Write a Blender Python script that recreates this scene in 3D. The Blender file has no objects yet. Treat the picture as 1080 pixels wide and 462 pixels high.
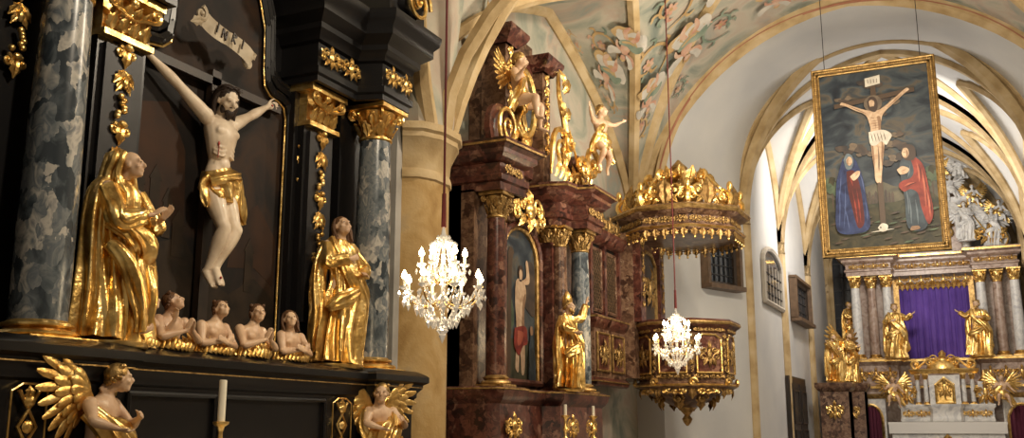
import bpy, math, random
from mathutils import Vector, Matrix, noise, Euler
pi=math.pi; sin=math.sin; cos=math.cos
scn=bpy.context.scene
# ---------------------------------------------------------------- materials
MAT={}
def newmat(name,col=(.8,.8,.8),rough=.5,metal=0.0,ramp=None,scale=4,detail=6,dist=0.0,bump=0.0,bscale=30,emit=None,estr=0,kind='noise',coat=0,trans=0,stretch=(1,1,1),spec=.5,crease_shade=None):
    m=bpy.data.materials.new(name); m.use_nodes=True; nt=m.node_tree; b=nt.nodes['Principled BSDF']
    b.inputs['Base Color'].default_value=(*col,1); b.inputs['Roughness'].default_value=rough; b.inputs['Metallic'].default_value=metal
    b.inputs['Coat Weight'].default_value=coat; b.inputs['Transmission Weight'].default_value=trans; b.inputs['Specular IOR Level'].default_value=spec
    if emit: b.inputs['Emission Color'].default_value=(*emit,1); b.inputs['Emission Strength'].default_value=estr
    tc=nt.nodes.new('ShaderNodeTexCoord'); mp=nt.nodes.new('ShaderNodeMapping'); mp.inputs['Scale'].default_value=stretch
    nt.links.new(tc.outputs['Object'],mp.inputs['Vector'])
    if ramp:
        if kind=='noise':
            t=nt.nodes.new('ShaderNodeTexNoise'); t.inputs['Scale'].default_value=scale; t.inputs['Detail'].default_value=detail; t.inputs['Distortion'].default_value=dist; o=t.outputs['Fac']
            nt.links.new(mp.outputs[0],t.inputs['Vector'])
        else:
            n0=nt.nodes.new('ShaderNodeTexNoise'); n0.inputs['Scale'].default_value=scale*.8; n0.inputs['Detail'].default_value=5
            mx=nt.nodes.new('ShaderNodeMixRGB'); mx.blend_type='ADD'; mx.inputs['Fac'].default_value=dist
            nt.links.new(mp.outputs[0],n0.inputs['Vector']); nt.links.new(mp.outputs[0],mx.inputs[1]); nt.links.new(n0.outputs['Color'],mx.inputs[2])
            t=nt.nodes.new('ShaderNodeTexVoronoi'); t.inputs['Scale'].default_value=scale
            if kind in('voro','breccia'): t.feature='F1'; o=t.outputs['Color']
            else: t.feature='DISTANCE_TO_EDGE'; o=t.outputs['Distance']
            nt.links.new(mx.outputs[0],t.inputs['Vector'])
            if kind=='breccia':
                n2=nt.nodes.new('ShaderNodeTexNoise'); n2.inputs['Scale'].default_value=scale*1.3; n2.inputs['Detail'].default_value=9; n2.inputs['Distortion'].default_value=1.0
                nt.links.new(mp.outputs[0],n2.inputs['Vector']); mz=nt.nodes.new('ShaderNodeMixRGB'); mz.inputs['Fac'].default_value=.5
                nt.links.new(o,mz.inputs[1]); nt.links.new(n2.outputs['Fac'],mz.inputs[2]); o=mz.outputs[0]
        r=nt.nodes.new('ShaderNodeValToRGB'); els=r.color_ramp.elements
        els[0].position=ramp[0][0]; els[0].color=(*ramp[0][1],1); els[1].position=ramp[-1][0]; els[1].color=(*ramp[-1][1],1)
        for p,c in ramp[1:-1]:
            e=els.new(p); e.color=(*c,1)
        nt.links.new(o,r.inputs['Fac']); last=r.outputs['Color']
        if crease_shade:
            ge=nt.nodes.new('ShaderNodeNewGeometry'); r2=nt.nodes.new('ShaderNodeValToRGB'); r2.color_ramp.elements[0].position=.40; r2.color_ramp.elements[1].position=.50  # pointiness darkens creases in the base colour, painted shade like occlusion
            r2.color_ramp.elements[0].color=(*crease_shade,1); r2.color_ramp.elements[1].color=(1,1,1,1)
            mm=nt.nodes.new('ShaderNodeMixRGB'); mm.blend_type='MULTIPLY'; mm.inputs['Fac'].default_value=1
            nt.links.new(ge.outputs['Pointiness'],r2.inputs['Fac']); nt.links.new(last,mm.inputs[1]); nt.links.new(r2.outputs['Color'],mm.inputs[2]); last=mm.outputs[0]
        nt.links.new(last,b.inputs['Base Color'])
    if bump:
        t=nt.nodes.new('ShaderNodeTexNoise'); t.inputs['Scale'].default_value=bscale; t.inputs['Detail'].default_value=3
        nt.links.new(tc.outputs['Object'],t.inputs['Vector'])
        bp=nt.nodes.new('ShaderNodeBump'); bp.inputs['Strength'].default_value=bump; bp.inputs['Distance'].default_value=.02
        nt.links.new(t.outputs['Fac'],bp.inputs['Height']); nt.links.new(bp.outputs['Normal'],b.inputs['Normal'])
    MAT[name]=m; return m
newmat('gold',rough=.3,metal=.93,ramp=[(.3,(.48,.27,.075)),(.5,(.90,.59,.19)),(.7,(1.0,.75,.34))],scale=9,bump=.3,bscale=26,crease_shade=(.40,.27,.16))
newmat('gold_dull',rough=.42,metal=.8,ramp=[(.3,(.20,.115,.04)),(.6,(.54,.35,.13)),(.8,(.70,.50,.24))],scale=12,bump=.4,bscale=40,crease_shade=(.4,.28,.18))
newmat('bronze_frame',rough=.45,metal=.6,ramp=[(.3,(.10,.06,.022)),(.7,(.30,.19,.07))],scale=14,bump=.4,bscale=40)
newmat('black_lacquer',col=(.008,.0075,.008),rough=.3,spec=.35)
newmat('black_panel',rough=.4,ramp=[(.3,(.008,.0075,.008)),(.7,(.022,.02,.021))],scale=5,spec=.35)
newmat('grey_marble',rough=.25,kind='breccia',ramp=[(.32,(.035,.045,.055)),(.42,(.10,.12,.135)),(.48,(.20,.215,.22)),(.53,(.11,.13,.15)),(.58,(.30,.30,.28)),(.63,(.50,.47,.42)),(.70,(.18,.19,.20))],scale=7,dist=.28,stretch=(1,1,.65))
newmat('red_marble',rough=.28,kind='breccia',ramp=[(.32,(.024,.008,.006)),(.45,(.085,.026,.018)),(.55,(.15,.055,.036)),(.6,(.05,.016,.012)),(.72,(.24,.12,.08))],scale=8,dist=.25)
newmat('brown_marble',rough=.3,kind='breccia',ramp=[(.32,(.045,.019,.012)),(.46,(.12,.062,.037)),(.58,(.24,.145,.09)),(.64,(.09,.038,.024)),(.74,(.30,.2,.13))],scale=9,dist=.25)
newmat('pink_marble',rough=.3,ramp=[(.3,(.20,.12,.09)),(.5,(.38,.27,.21)),(.75,(.52,.43,.36))],scale=5,detail=8,dist=1.2)
newmat('white_marble',rough=.35,ramp=[(.3,(.42,.42,.43)),(.55,(.70,.69,.66)),(.75,(.56,.55,.53))],scale=3,detail=8,dist=1.8,crease_shade=(.5,.45,.38))
newmat('plaster',rough=.85,ramp=[(.3,(.40,.36,.30)),(.6,(.52,.47,.40)),(.8,(.46,.42,.35))],scale=1.1,bump=.15,bscale=12)
newmat('plaster_white',rough=.85,ramp=[(.3,(.54,.545,.55)),(.7,(.66,.65,.625))],scale=.6,bump=.1,bscale=12)
newmat('plaster_grey',rough=.85,ramp=[(.3,(.28,.265,.24)),(.7,(.42,.40,.37))],scale=2.2,bump=.2,bscale=12)
newmat('fresco',rough=.85,ramp=[(.30,(.19,.22,.19)),(.40,(.31,.32,.26)),(.5,(.45,.41,.33)),(.58,(.43,.35,.28)),(.68,(.29,.31,.27)),(.78,(.42,.28,.20))],scale=.9,detail=7,dist=1.0,bump=.1)
newmat('fresco_pink',rough=.85,ramp=[(.3,(.40,.18,.12)),(.5,(.50,.30,.21)),(.7,(.56,.42,.31))],scale=4)
newmat('fresco_green',rough=.85,ramp=[(.3,(.11,.16,.12)),(.5,(.20,.25,.19)),(.7,(.31,.34,.26))],scale=3)
newmat('fresco_ochre',rough=.85,ramp=[(.3,(.36,.22,.09)),(.7,(.52,.38,.19))],scale=3)
newmat('fresco_white',rough=.85,ramp=[(.3,(.40,.38,.34)),(.7,(.58,.54,.47))],scale=3)
newmat('sandstone',rough=.8,ramp=[(.3,(.36,.245,.11)),(.5,(.50,.365,.19)),(.7,(.58,.45,.27))],scale=2.5,detail=7,bump=.25,bscale=25)
newmat('ochre_stone',rough=.8,ramp=[(.3,(.30,.17,.05)),(.45,(.42,.265,.095)),(.6,(.50,.34,.15)),(.75,(.40,.30,.17))],scale=2.2,detail=8,dist=.5,bump=.3,bscale=22)
newmat('rib_edge',rough=.8,ramp=[(.3,(.30,.12,.07)),(.7,(.42,.2,.12))],scale=3)
newmat('stone_floor',rough=.5,ramp=[(.3,(.18,.15,.13)),(.7,(.32,.27,.23))],scale=1.5,kind='voro',dist=.05)
newmat('dark_canvas',rough=.6,ramp=[(.3,(.006,.006,.006)),(.48,(.014,.011,.010)),(.6,(.038,.021,.013)),(.72,(.014,.015,.016))],scale=1.3,detail=5,dist=.6,spec=.2)
newmat('canvas_hill',rough=.6,ramp=[(.3,(.010,.008,.006)),(.7,(.034,.022,.014))],scale=4,spec=.2)
newmat('canvas_glow',rough=.6,ramp=[(.3,(.048,.021,.010)),(.7,(.016,.011,.009))],scale=2,spec=.2)
newmat('flesh',rough=.42,ramp=[(.3,(.47,.28,.17)),(.6,(.66,.46,.30)),(.8,(.57,.37,.24))],scale=6,coat=.15,crease_shade=(.55,.35,.25))
newmat('flesh_pale',rough=.4,ramp=[(.3,(.54,.42,.30)),(.6,(.74,.62,.48)),(.8,(.64,.50,.37))],scale=5,coat=.15,crease_shade=(.55,.40,.30))
newmat('hair_dark',col=(.025,.013,.008),rough=.6,bump=.5,bscale=60)
newmat('hair_brown',col=(.11,.05,.02),rough=.55,bump=.5,bscale=60)
newmat('eye_dark',col=(.03,.02,.015),rough=.4)
newmat('blood',col=(.35,.02,.012),rough=.4)
newmat('wood_dark',rough=.45,ramp=[(.3,(.012,.008,.005)),(.7,(.035,.019,.011))],scale=6,stretch=(1,1,.2))
newmat('parchment',rough=.6,ramp=[(.3,(.34,.27,.18)),(.7,(.54,.46,.34))],scale=6)
newmat('wax',col=(.85,.80,.66),rough=.4)
newmat('crystal',col=(.92,.90,.86),rough=.03,metal=.7,emit=(1,.82,.58),estr=.24,coat=1)  # faint warm emission put into the crystals so they look lit
newmat('bulb',col=(1,1,1),emit=(1,.78,.46),estr=55)
newmat('cord',col=(.10,.008,.008),rough=.8)
newmat('purple_cloth',rough=.8,ramp=[(.3,(.07,.03,.22)),(.7,(.14,.07,.38))],scale=1.2)
newmat('red_cloth',col=(.09,.01,.03),rough=.8)
newmat('white_cloth',col=(.7,.68,.64),rough=.8)
newmat('iron',col=(.02,.02,.022),rough=.5)
newmat('window_dark',col=(.018,.02,.025),rough=.1)
newmat('window_blue',rough=.15,ramp=[(.3,(.03,.05,.12)),(.7,(.13,.17,.30))],scale=5)
newmat('lattice_wood',rough=.5,ramp=[(.3,(.07,.04,.02)),(.7,(.15,.09,.05))],scale=8)
newmat('lattice_gap',col=(.016,.011,.008),rough=.7)
for nm,a,b_,sc_ in (('pg_horizon',(.045,.045,.04),(.12,.105,.07),3),('pg_cloud',(.03,.026,.027),(.085,.06,.045),4),('pg_cloud_l',(.08,.062,.048),(.17,.125,.085),5),('pg_ground',(.012,.013,.007),(.055,.045,.022),5),('pg_hill',(.02,.024,.014),(.065,.06,.032),5),
    ('pg_skin',(.36,.23,.14),(.56,.41,.28),7),('pg_skin_d',(.15,.08,.045),(.28,.17,.10),7),('pg_blue',(.006,.010,.045),(.025,.04,.115),6),('pg_blue_l',(.035,.055,.15),(.08,.11,.22),6),('pg_red',(.12,.014,.01),(.27,.04,.025),6),('pg_red_l',(.30,.06,.035),(.44,.13,.075),6),('pg_red_d',(.05,.006,.006),(.09,.012,.01),6),
    ('pg_slate',(.015,.022,.032),(.045,.065,.08),6),('pg_slate_l',(.07,.09,.11),(.12,.15,.17),6),('pg_white',(.42,.38,.32),(.60,.56,.48),6),('pg_green',(.03,.05,.03),(.09,.12,.07),5)):
    newmat(nm,rough=.5,ramp=[(.32,a),(.68,b_)],scale=sc_,detail=7,dist=.8,spec=.3)
newmat('pg_sky',rough=.5,ramp=[(.28,(.006,.009,.016)),(.42,(.020,.028,.038)),(.52,(.050,.062,.070)),(.58,(.085,.072,.055)),(.66,(.035,.040,.045)),(.78,(.10,.075,.05))],scale=1.5,detail=9,dist=1.0,spec=.3,stretch=(1,1,1.7))
newmat('pg_wood',col=(.055,.03,.015),rough=.55); newmat('pg_hair',col=(.035,.017,.01),rough=.55)
# ---------------------------------------------------------------- mesh builder
def cat(pts,m):
    P=[tuple(p) for p in pts]
    if len(P)<3: 
        out=[]
        for i in range(m+1):
            t=i/m; out.append([a+(b-a)*t for a,b in zip(P[0],P[-1])])
        return out
    out=[]; n=len(P)
    for i in range(n-1):
        p0=P[max(i-1,0)];p1=P[i];p2=P[i+1];p3=P[min(i+2,n-1)]
        for j in range(m):
            t=j/m
            out.append([.5*(2*b+(c-a)*t+(2*a-5*b+4*c-d)*t*t+(3*b-a-3*c+d)*t**3) for a,b,c,d in zip(p0,p1,p2,p3)])
    out.append(list(P[-1])); return out
class MB:
    def __init__(s,T=None): s.v=[];s.f=[];s.m=[];s.T=T.copy() if T else Matrix()
    def add(s,vs,fs,mat):
        b=len(s.v); s.v+= [s.T@Vector(v) for v in vs]
        for f in fs: s.f.append([b+i for i in f]); s.m.append(mat)
    def box(s,x0,x1,y0,y1,z0,z1,mat):
        s.add([(x,y,z) for x in(x0,x1) for y in(y0,y1) for z in(z0,z1)],[(0,1,3,2),(4,6,7,5),(0,4,5,1),(2,3,7,6),(0,2,6,4),(1,5,7,3)],mat)
    def lathe(s,prof,c=(0,0,0),n=24,mat='gold',sx=1,sy=1,rot=0,mod=None):
        vs=[];fs=[]
        for r,z in prof:
            for i in range(n):
                a=2*pi*i/n+rot; k=mod(a,z) if mod else 1
                vs.append((c[0]+r*k*cos(a)*sx,c[1]+r*k*sin(a)*sy,c[2]+z))
        m=len(prof)
        for j in range(m-1):
            for i in range(n): i2=(i+1)%n; fs.append((j*n+i,j*n+i2,(j+1)*n+i2,(j+1)*n+i))
        fs.append(list(range(n))[::-1]); fs.append([(m-1)*n+i for i in range(n)])
        s.add(vs,fs,mat)
    def loft(s,st,ref=(1,0,0),n=14,mat='gold',sub=4,folds=0,amp=0,twist=0,seed=0,ampfn=None,cap=True,sharp=1.0):
        P=cat(st,sub); ref=Vector(ref); vs=[];fs=[];L=len(P)
        for j,p in enumerate(P):
            c=Vector(p[:3]); t=(Vector(P[min(j+1,L-1)][:3])-Vector(P[max(j-1,0)][:3])).normalized()
            sd=ref-t*ref.dot(t)
            if sd.length<.05: sd=Vector((0,1,0))-t*t.y
            if sd.length<.05: sd=Vector((0,0,1))-t*t.z
            sd.normalize(); ot=t.cross(sd); tt=j/(L-1)
            for i in range(n):
                a=2*pi*i/n; k=1
                if folds:
                    w=tt*twist; nz=noise.noise((cos(a)*1.3+seed,sin(a)*1.3,tt*2.0+seed*.7)); nz2=noise.noise((cos(a)*2.6+seed*2,sin(a)*2.6,tt*4.0+seed))
                    q=folds*a+w+nz*2.8+seed
                    f=(1-math.sqrt(sin(q*.5)**2+.03))*1.15-.42+.30*sin(q*1.0+2*nz+seed*2+tt*twist)
                    A=amp*(ampfn(tt) if ampfn else (.3+.7*tt)); k=1+A*f+A*.8*nz+A*.35*nz2
                vs.append(c+sd*(p[3]*k*cos(a))+ot*(p[4]*k*sin(a)))
        for j in range(L-1):
            for i in range(n): i2=(i+1)%n; fs.append((j*n+i,j*n+i2,(j+1)*n+i2,(j+1)*n+i))
        if cap:
            b=len(vs); vs.append(Vector(P[0][:3])); vs.append(Vector(P[-1][:3]))
            for i in range(n): i2=(i+1)%n; fs.append((b,i2,i)); fs.append((b+1,(L-1)*n+i,(L-1)*n+i2))
        s.add(vs,fs,mat)
    def tube(s,pts,r0,r1=None,n=8,mat='gold',sub=3,flat=1.0,ref=(0,1,0)):
        r1=r0 if r1 is None else r1; L=len(pts)-1
        s.loft([(*p,(r0+(r1-r0)*i/L)*flat,(r0+(r1-r0)*i/L)) for i,p in enumerate(pts)],ref=ref,n=n,mat=mat,sub=sub)
    def ell(s,c,r,mat='gold',n=12,m=8,R=None):
        vs=[];fs=[]
        for j in range(1,m):
            ph=pi*j/m
            for i in range(n):
                a=2*pi*i/n; v=Vector((r[0]*sin(ph)*cos(a),r[1]*sin(ph)*sin(a),r[2]*cos(ph)))
                if R is not None: v=R@v
                vs.append(Vector(c)+v)
        for j in range(m-2):
            for i in range(n): i2=(i+1)%n; fs.append((j*n+i,(j+1)*n+i,(j+1)*n+i2,j*n+i2))
        t=Vector((0,0,r[2])); 
        if R is not None: t=R@t
        b=len(vs); vs+=[Vector(c)+t,Vector(c)-t]
        for i in range(n): i2=(i+1)%n; fs.append((b,i,i2)); fs.append((b+1,(m-2)*n+i2,(m-2)*n+i))
        s.add(vs,fs,mat)
    def sweep(s,plan,prof,mat,closed=False,capz=True):
        n=len(plan); vs=[];fs=[]
        def nr(a,b):
            d=Vector((b[0]-a[0],b[1]-a[1])).normalized(); return Vector((d.y,-d.x))
        for i,p in enumerate(plan):
            if closed: n1=nr(plan[i-1],p); n2=nr(p,plan[(i+1)%n])
            else:
                n1=nr(plan[i-1],p) if i>0 else nr(p,plan[1]); n2=nr(p,plan[i+1]) if i<n-1 else n1
            mm=n1+n2; 
            if mm.length<1e-6: mm=n1.copy()
            mm=mm/max(mm.dot(n1),.2)
            for o,z in prof: vs.append((p[0]+mm.x*o,p[1]+mm.y*o,z))
        k=len(prof)
        for i in range(n if closed else n-1):
            i2=(i+1)%n
            for j in range(k-1): fs.append((i*k+j,i2*k+j,i2*k+j+1,i*k+j+1))
        if not closed: fs.append(list(range(k))); fs.append([(n-1)*k+j for j in range(k)][::-1])
        s.add(vs,fs,mat)
    def plate(s,poly,y,th,mat):
        n=len(poly); vs=[(p[0],y,p[1]) for p in poly]+[(p[0],y+th,p[1]) for p in poly]
        fs=[list(range(n)),[n+i for i in range(n)][::-1]]+[(i,n+i,n+(i+1)%n,(i+1)%n) for i in range(n)]
        s.add(vs,fs,mat)
    def moulding(s,path,rad,mat,y,closed=False,n=6,proj=1.0):
        P=[(p[0],y,p[1]) for p in path]
        if closed: P=P+[P[0]]
        for a,b in zip(P[:-1],P[1:]):
            s.loft([(*a,rad,rad*proj),(*b,rad,rad*proj)],ref=(0,1,0),n=n,mat=mat,sub=1)
            s.ell(b,(rad,rad*proj,rad),mat,6,4)
    def scroll(s,c,R,mat='gold',turns=1.4,a0=0,sg=1,rad=.02,y=0,n=6,tail=None,proj=1.0):
        N=int(12*turns)+4; pts=[]
        for i in range(N+1):
            t=i/N; a=a0+sg*t*turns*2*pi; r=R*(1-t)**.9+R*.08; rr=rad*(1-.45*t)
            pts.append((c[0]+r*cos(a),y-rr*.5*t,c[1]+r*sin(a),rr,rr*proj))
        if tail: pts=[(tail[0],y,tail[1],rad*.35,rad*.35)]+pts
        s.loft(pts,ref=(0,1,0),n=n,mat=mat,sub=1); s.ell((c[0],y-rad*.6,c[1]),(rad*1.1,)*3,mat,8,5)
    def leaf(s,base,tip,w,y,mat='gold',bulge=.3,curl=.0):
        b=Vector((base[0],0,base[1])); t=Vector((tip[0],0,tip[1])); d=t-b; L=d.length; sd=Vector((-d.z,0,d.x)).normalized()
        vs=[];fs=[];N=6
        for i in range(N+1):
            u=i/N; ww=w*sin(pi*min(u*.85+.12,1))*(1+.22*(-1)**i)
            out=-bulge*L*sin(pi*u)*.6-curl*u*u
            c=b+d*u; c.y=y+out
            for k,q in ((-1,.25),(-.45,-.1),(0,.12),(.45,-.1),(1,.25)):
                vs.append((c.x+sd.x*ww*k,c.y+q*ww,c.z+sd.z*ww*k))
        for i in range(N):
            for k in range(4): fs.append((i*5+k,i*5+k+1,(i+1)*5+k+1,(i+1)*5+k))
        s.add(vs,fs,mat)
    def obj(s,name,parent=None,remesh=0,smooth_it=4,ang=42):
        names=sorted(set(s.m)); me=bpy.data.meshes.new(name); me.from_pydata(s.v,[],s.f)
        for k in names: me.materials.append(MAT[k])
        me.polygons.foreach_set('material_index',[names.index(k) for k in s.m])
        me.polygons.foreach_set('use_smooth',[True]*len(s.f)); me.update()
        me.set_sharp_from_angle(angle=math.radians(ang))
        ob=bpy.data.objects.new(name,me); scn.collection.objects.link(ob)
        if remesh:
            r=ob.modifiers.new('remesh','REMESH'); r.mode='VOXEL'; r.voxel_size=remesh; r.use_smooth_shade=True
            q=ob.modifiers.new('smooth','SMOOTH'); q.iterations=smooth_it; q.factor=.5
        if parent: ob.parent=parent
        return ob
def empty(name):
    e=bpy.data.objects.new(name,None); scn.collection.objects.link(e); e.empty_display_size=.1; return e
def frame(X,Y,Z=0,yaw=90,s=1): return Matrix.Translation((X,Y,Z))@Matrix.Rotation(math.radians(yaw),4,'Z')@Matrix.Scale(s,4)
# ---------------------------------------------------------------- ornaments
def pendant(mb,x,z0,z1,w,y,mat='gold',seed=0):
    rnd=random.Random(seed); z=z1; k=0; step=w*1.0
    while z>z0+step*.4:
        if k%3==0:
            for sg in(-1,1): mb.scroll((x+sg*w*.30,z-step*.35),w*.22,mat,1.3,pi/2,sg,w*.08,y)
            mb.leaf((x,z-step*.1),(x,z-step*.98),w*.24,y,mat,.25)
            mb.ell((x,y-w*.12,z-step*.15),(w*.18,w*.14,w*.14),mat,8,6)
        elif k%3==1:
            for sg in(-1,1): mb.leaf((x,z-step*.05),(x+sg*w*.5,z-step*.65),w*.18,y,mat,.2); mb.leaf((x,z-step*.35),(x+sg*w*.36,z-step*.95),w*.14,y,mat,.2)
            mb.ell((x,y-w*.08,z-step*.55),(w*.15,w*.12,w*.26),mat,8,6)
        else:
            for q in range(7): mb.ell((x+(rnd.random()-.5)*w*.5,y-w*.08,z-step*(.1+.13*q)),(w*.14,w*.12,w*.13),mat,8,5)
        z-=step; k+=1
def cartouche(mb,x,z,w,h,y,mat='gold',dense=1):
    mb.ell((x,y-.02*w,z),(w*.12,w*.06,h*.2),mat,10,8)
    for sg in(-1,1):
        mb.scroll((x+sg*w*.24,z+h*.12),min(w*.15,h*.28),mat,1.4,-pi/2,sg,w*.035,y,tail=(x,z-h*.3))
        mb.scroll((x+sg*w*.38,z-h*.12),min(w*.10,h*.22),mat,1.3,pi/2,-sg,w*.03,y,tail=(x+sg*w*.12,z+h*.2))
        mb.leaf((x+sg*w*.3,z),(x+sg*w*.5,z+h*.2),h*.13,y,mat,.2)
        mb.leaf((x+sg*w*.1,z-h*.1),(x+sg*w*.32,z-h*.42),h*.1,y,mat,.2)
    mb.leaf((x,z+h*.1),(x,z+h*.5),w*.1,y,mat,.3); mb.leaf((x,z-h*.1),(x,z-h*.5),w*.08,y,mat,.3)
def acanthus_row(mb,x0,x1,z,h,y,mat='gold',n=5):
    st=(x1-x0)/n
    for i in range(n): cartouche(mb,x0+st*(i+.5),z,st*1.0,h,y,mat)
def capital(mb,x,y,z0,z1,r,mat='gold'):
    h=z1-z0
    mb.lathe([(r*.95,0),(r*1.08,h*.04),(r*1.08,h*.09),(r*.92,h*.12),(r*.98,h*.5),(r*1.25,h*.85)],(x,y,z0),20,mat)
    mb.box(x-r*1.5,x+r*1.5,y-r*1.5,y+r*1.5,z1-h*.12,z1,mat)
    T0=mb.T.copy()
    for row,(zz,hh,rr,n) in enumerate(((.1,.42,1.0,8),(.36,.42,1.05,8))):
        for i in range(n):
            a=2*pi*(i+.5*row)/n
            mb.T=T0@Matrix.Translation((x,y,z0+h*zz))@Matrix.Rotation(a,4,'Z')
            mb.leaf((0,0),(0,h*hh),r*.36,-r*rr,mat,.15,curl=r*.45)
            mb.ell((0,-r*rr-r*.36,h*hh*.93),(r*.16,r*.12,r*.1),mat,8,5)
    for i in range(4):
        a=pi/4+i*pi/2
        mb.T=T0@Matrix.Translation((x,y,z0+h*.74))@Matrix.Rotation(a,4,'Z')
        mb.scroll((r*1.5,0),r*.3,mat,1.5,pi*.5,-1,r*.13,0,tail=(r*.85,-h*.12))
    mb.T=T0
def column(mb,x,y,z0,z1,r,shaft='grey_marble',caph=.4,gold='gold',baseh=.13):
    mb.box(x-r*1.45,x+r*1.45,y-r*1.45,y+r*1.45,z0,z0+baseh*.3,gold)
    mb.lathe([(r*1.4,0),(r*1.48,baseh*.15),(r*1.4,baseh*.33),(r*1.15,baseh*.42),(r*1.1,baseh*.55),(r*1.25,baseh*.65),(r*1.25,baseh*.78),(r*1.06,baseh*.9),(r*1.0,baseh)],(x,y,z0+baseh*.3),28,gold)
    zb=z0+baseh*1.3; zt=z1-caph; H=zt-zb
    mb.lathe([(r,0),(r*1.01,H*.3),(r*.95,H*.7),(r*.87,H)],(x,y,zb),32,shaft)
    capital(mb,x,y,zt,z1,r*.88,gold)
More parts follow.
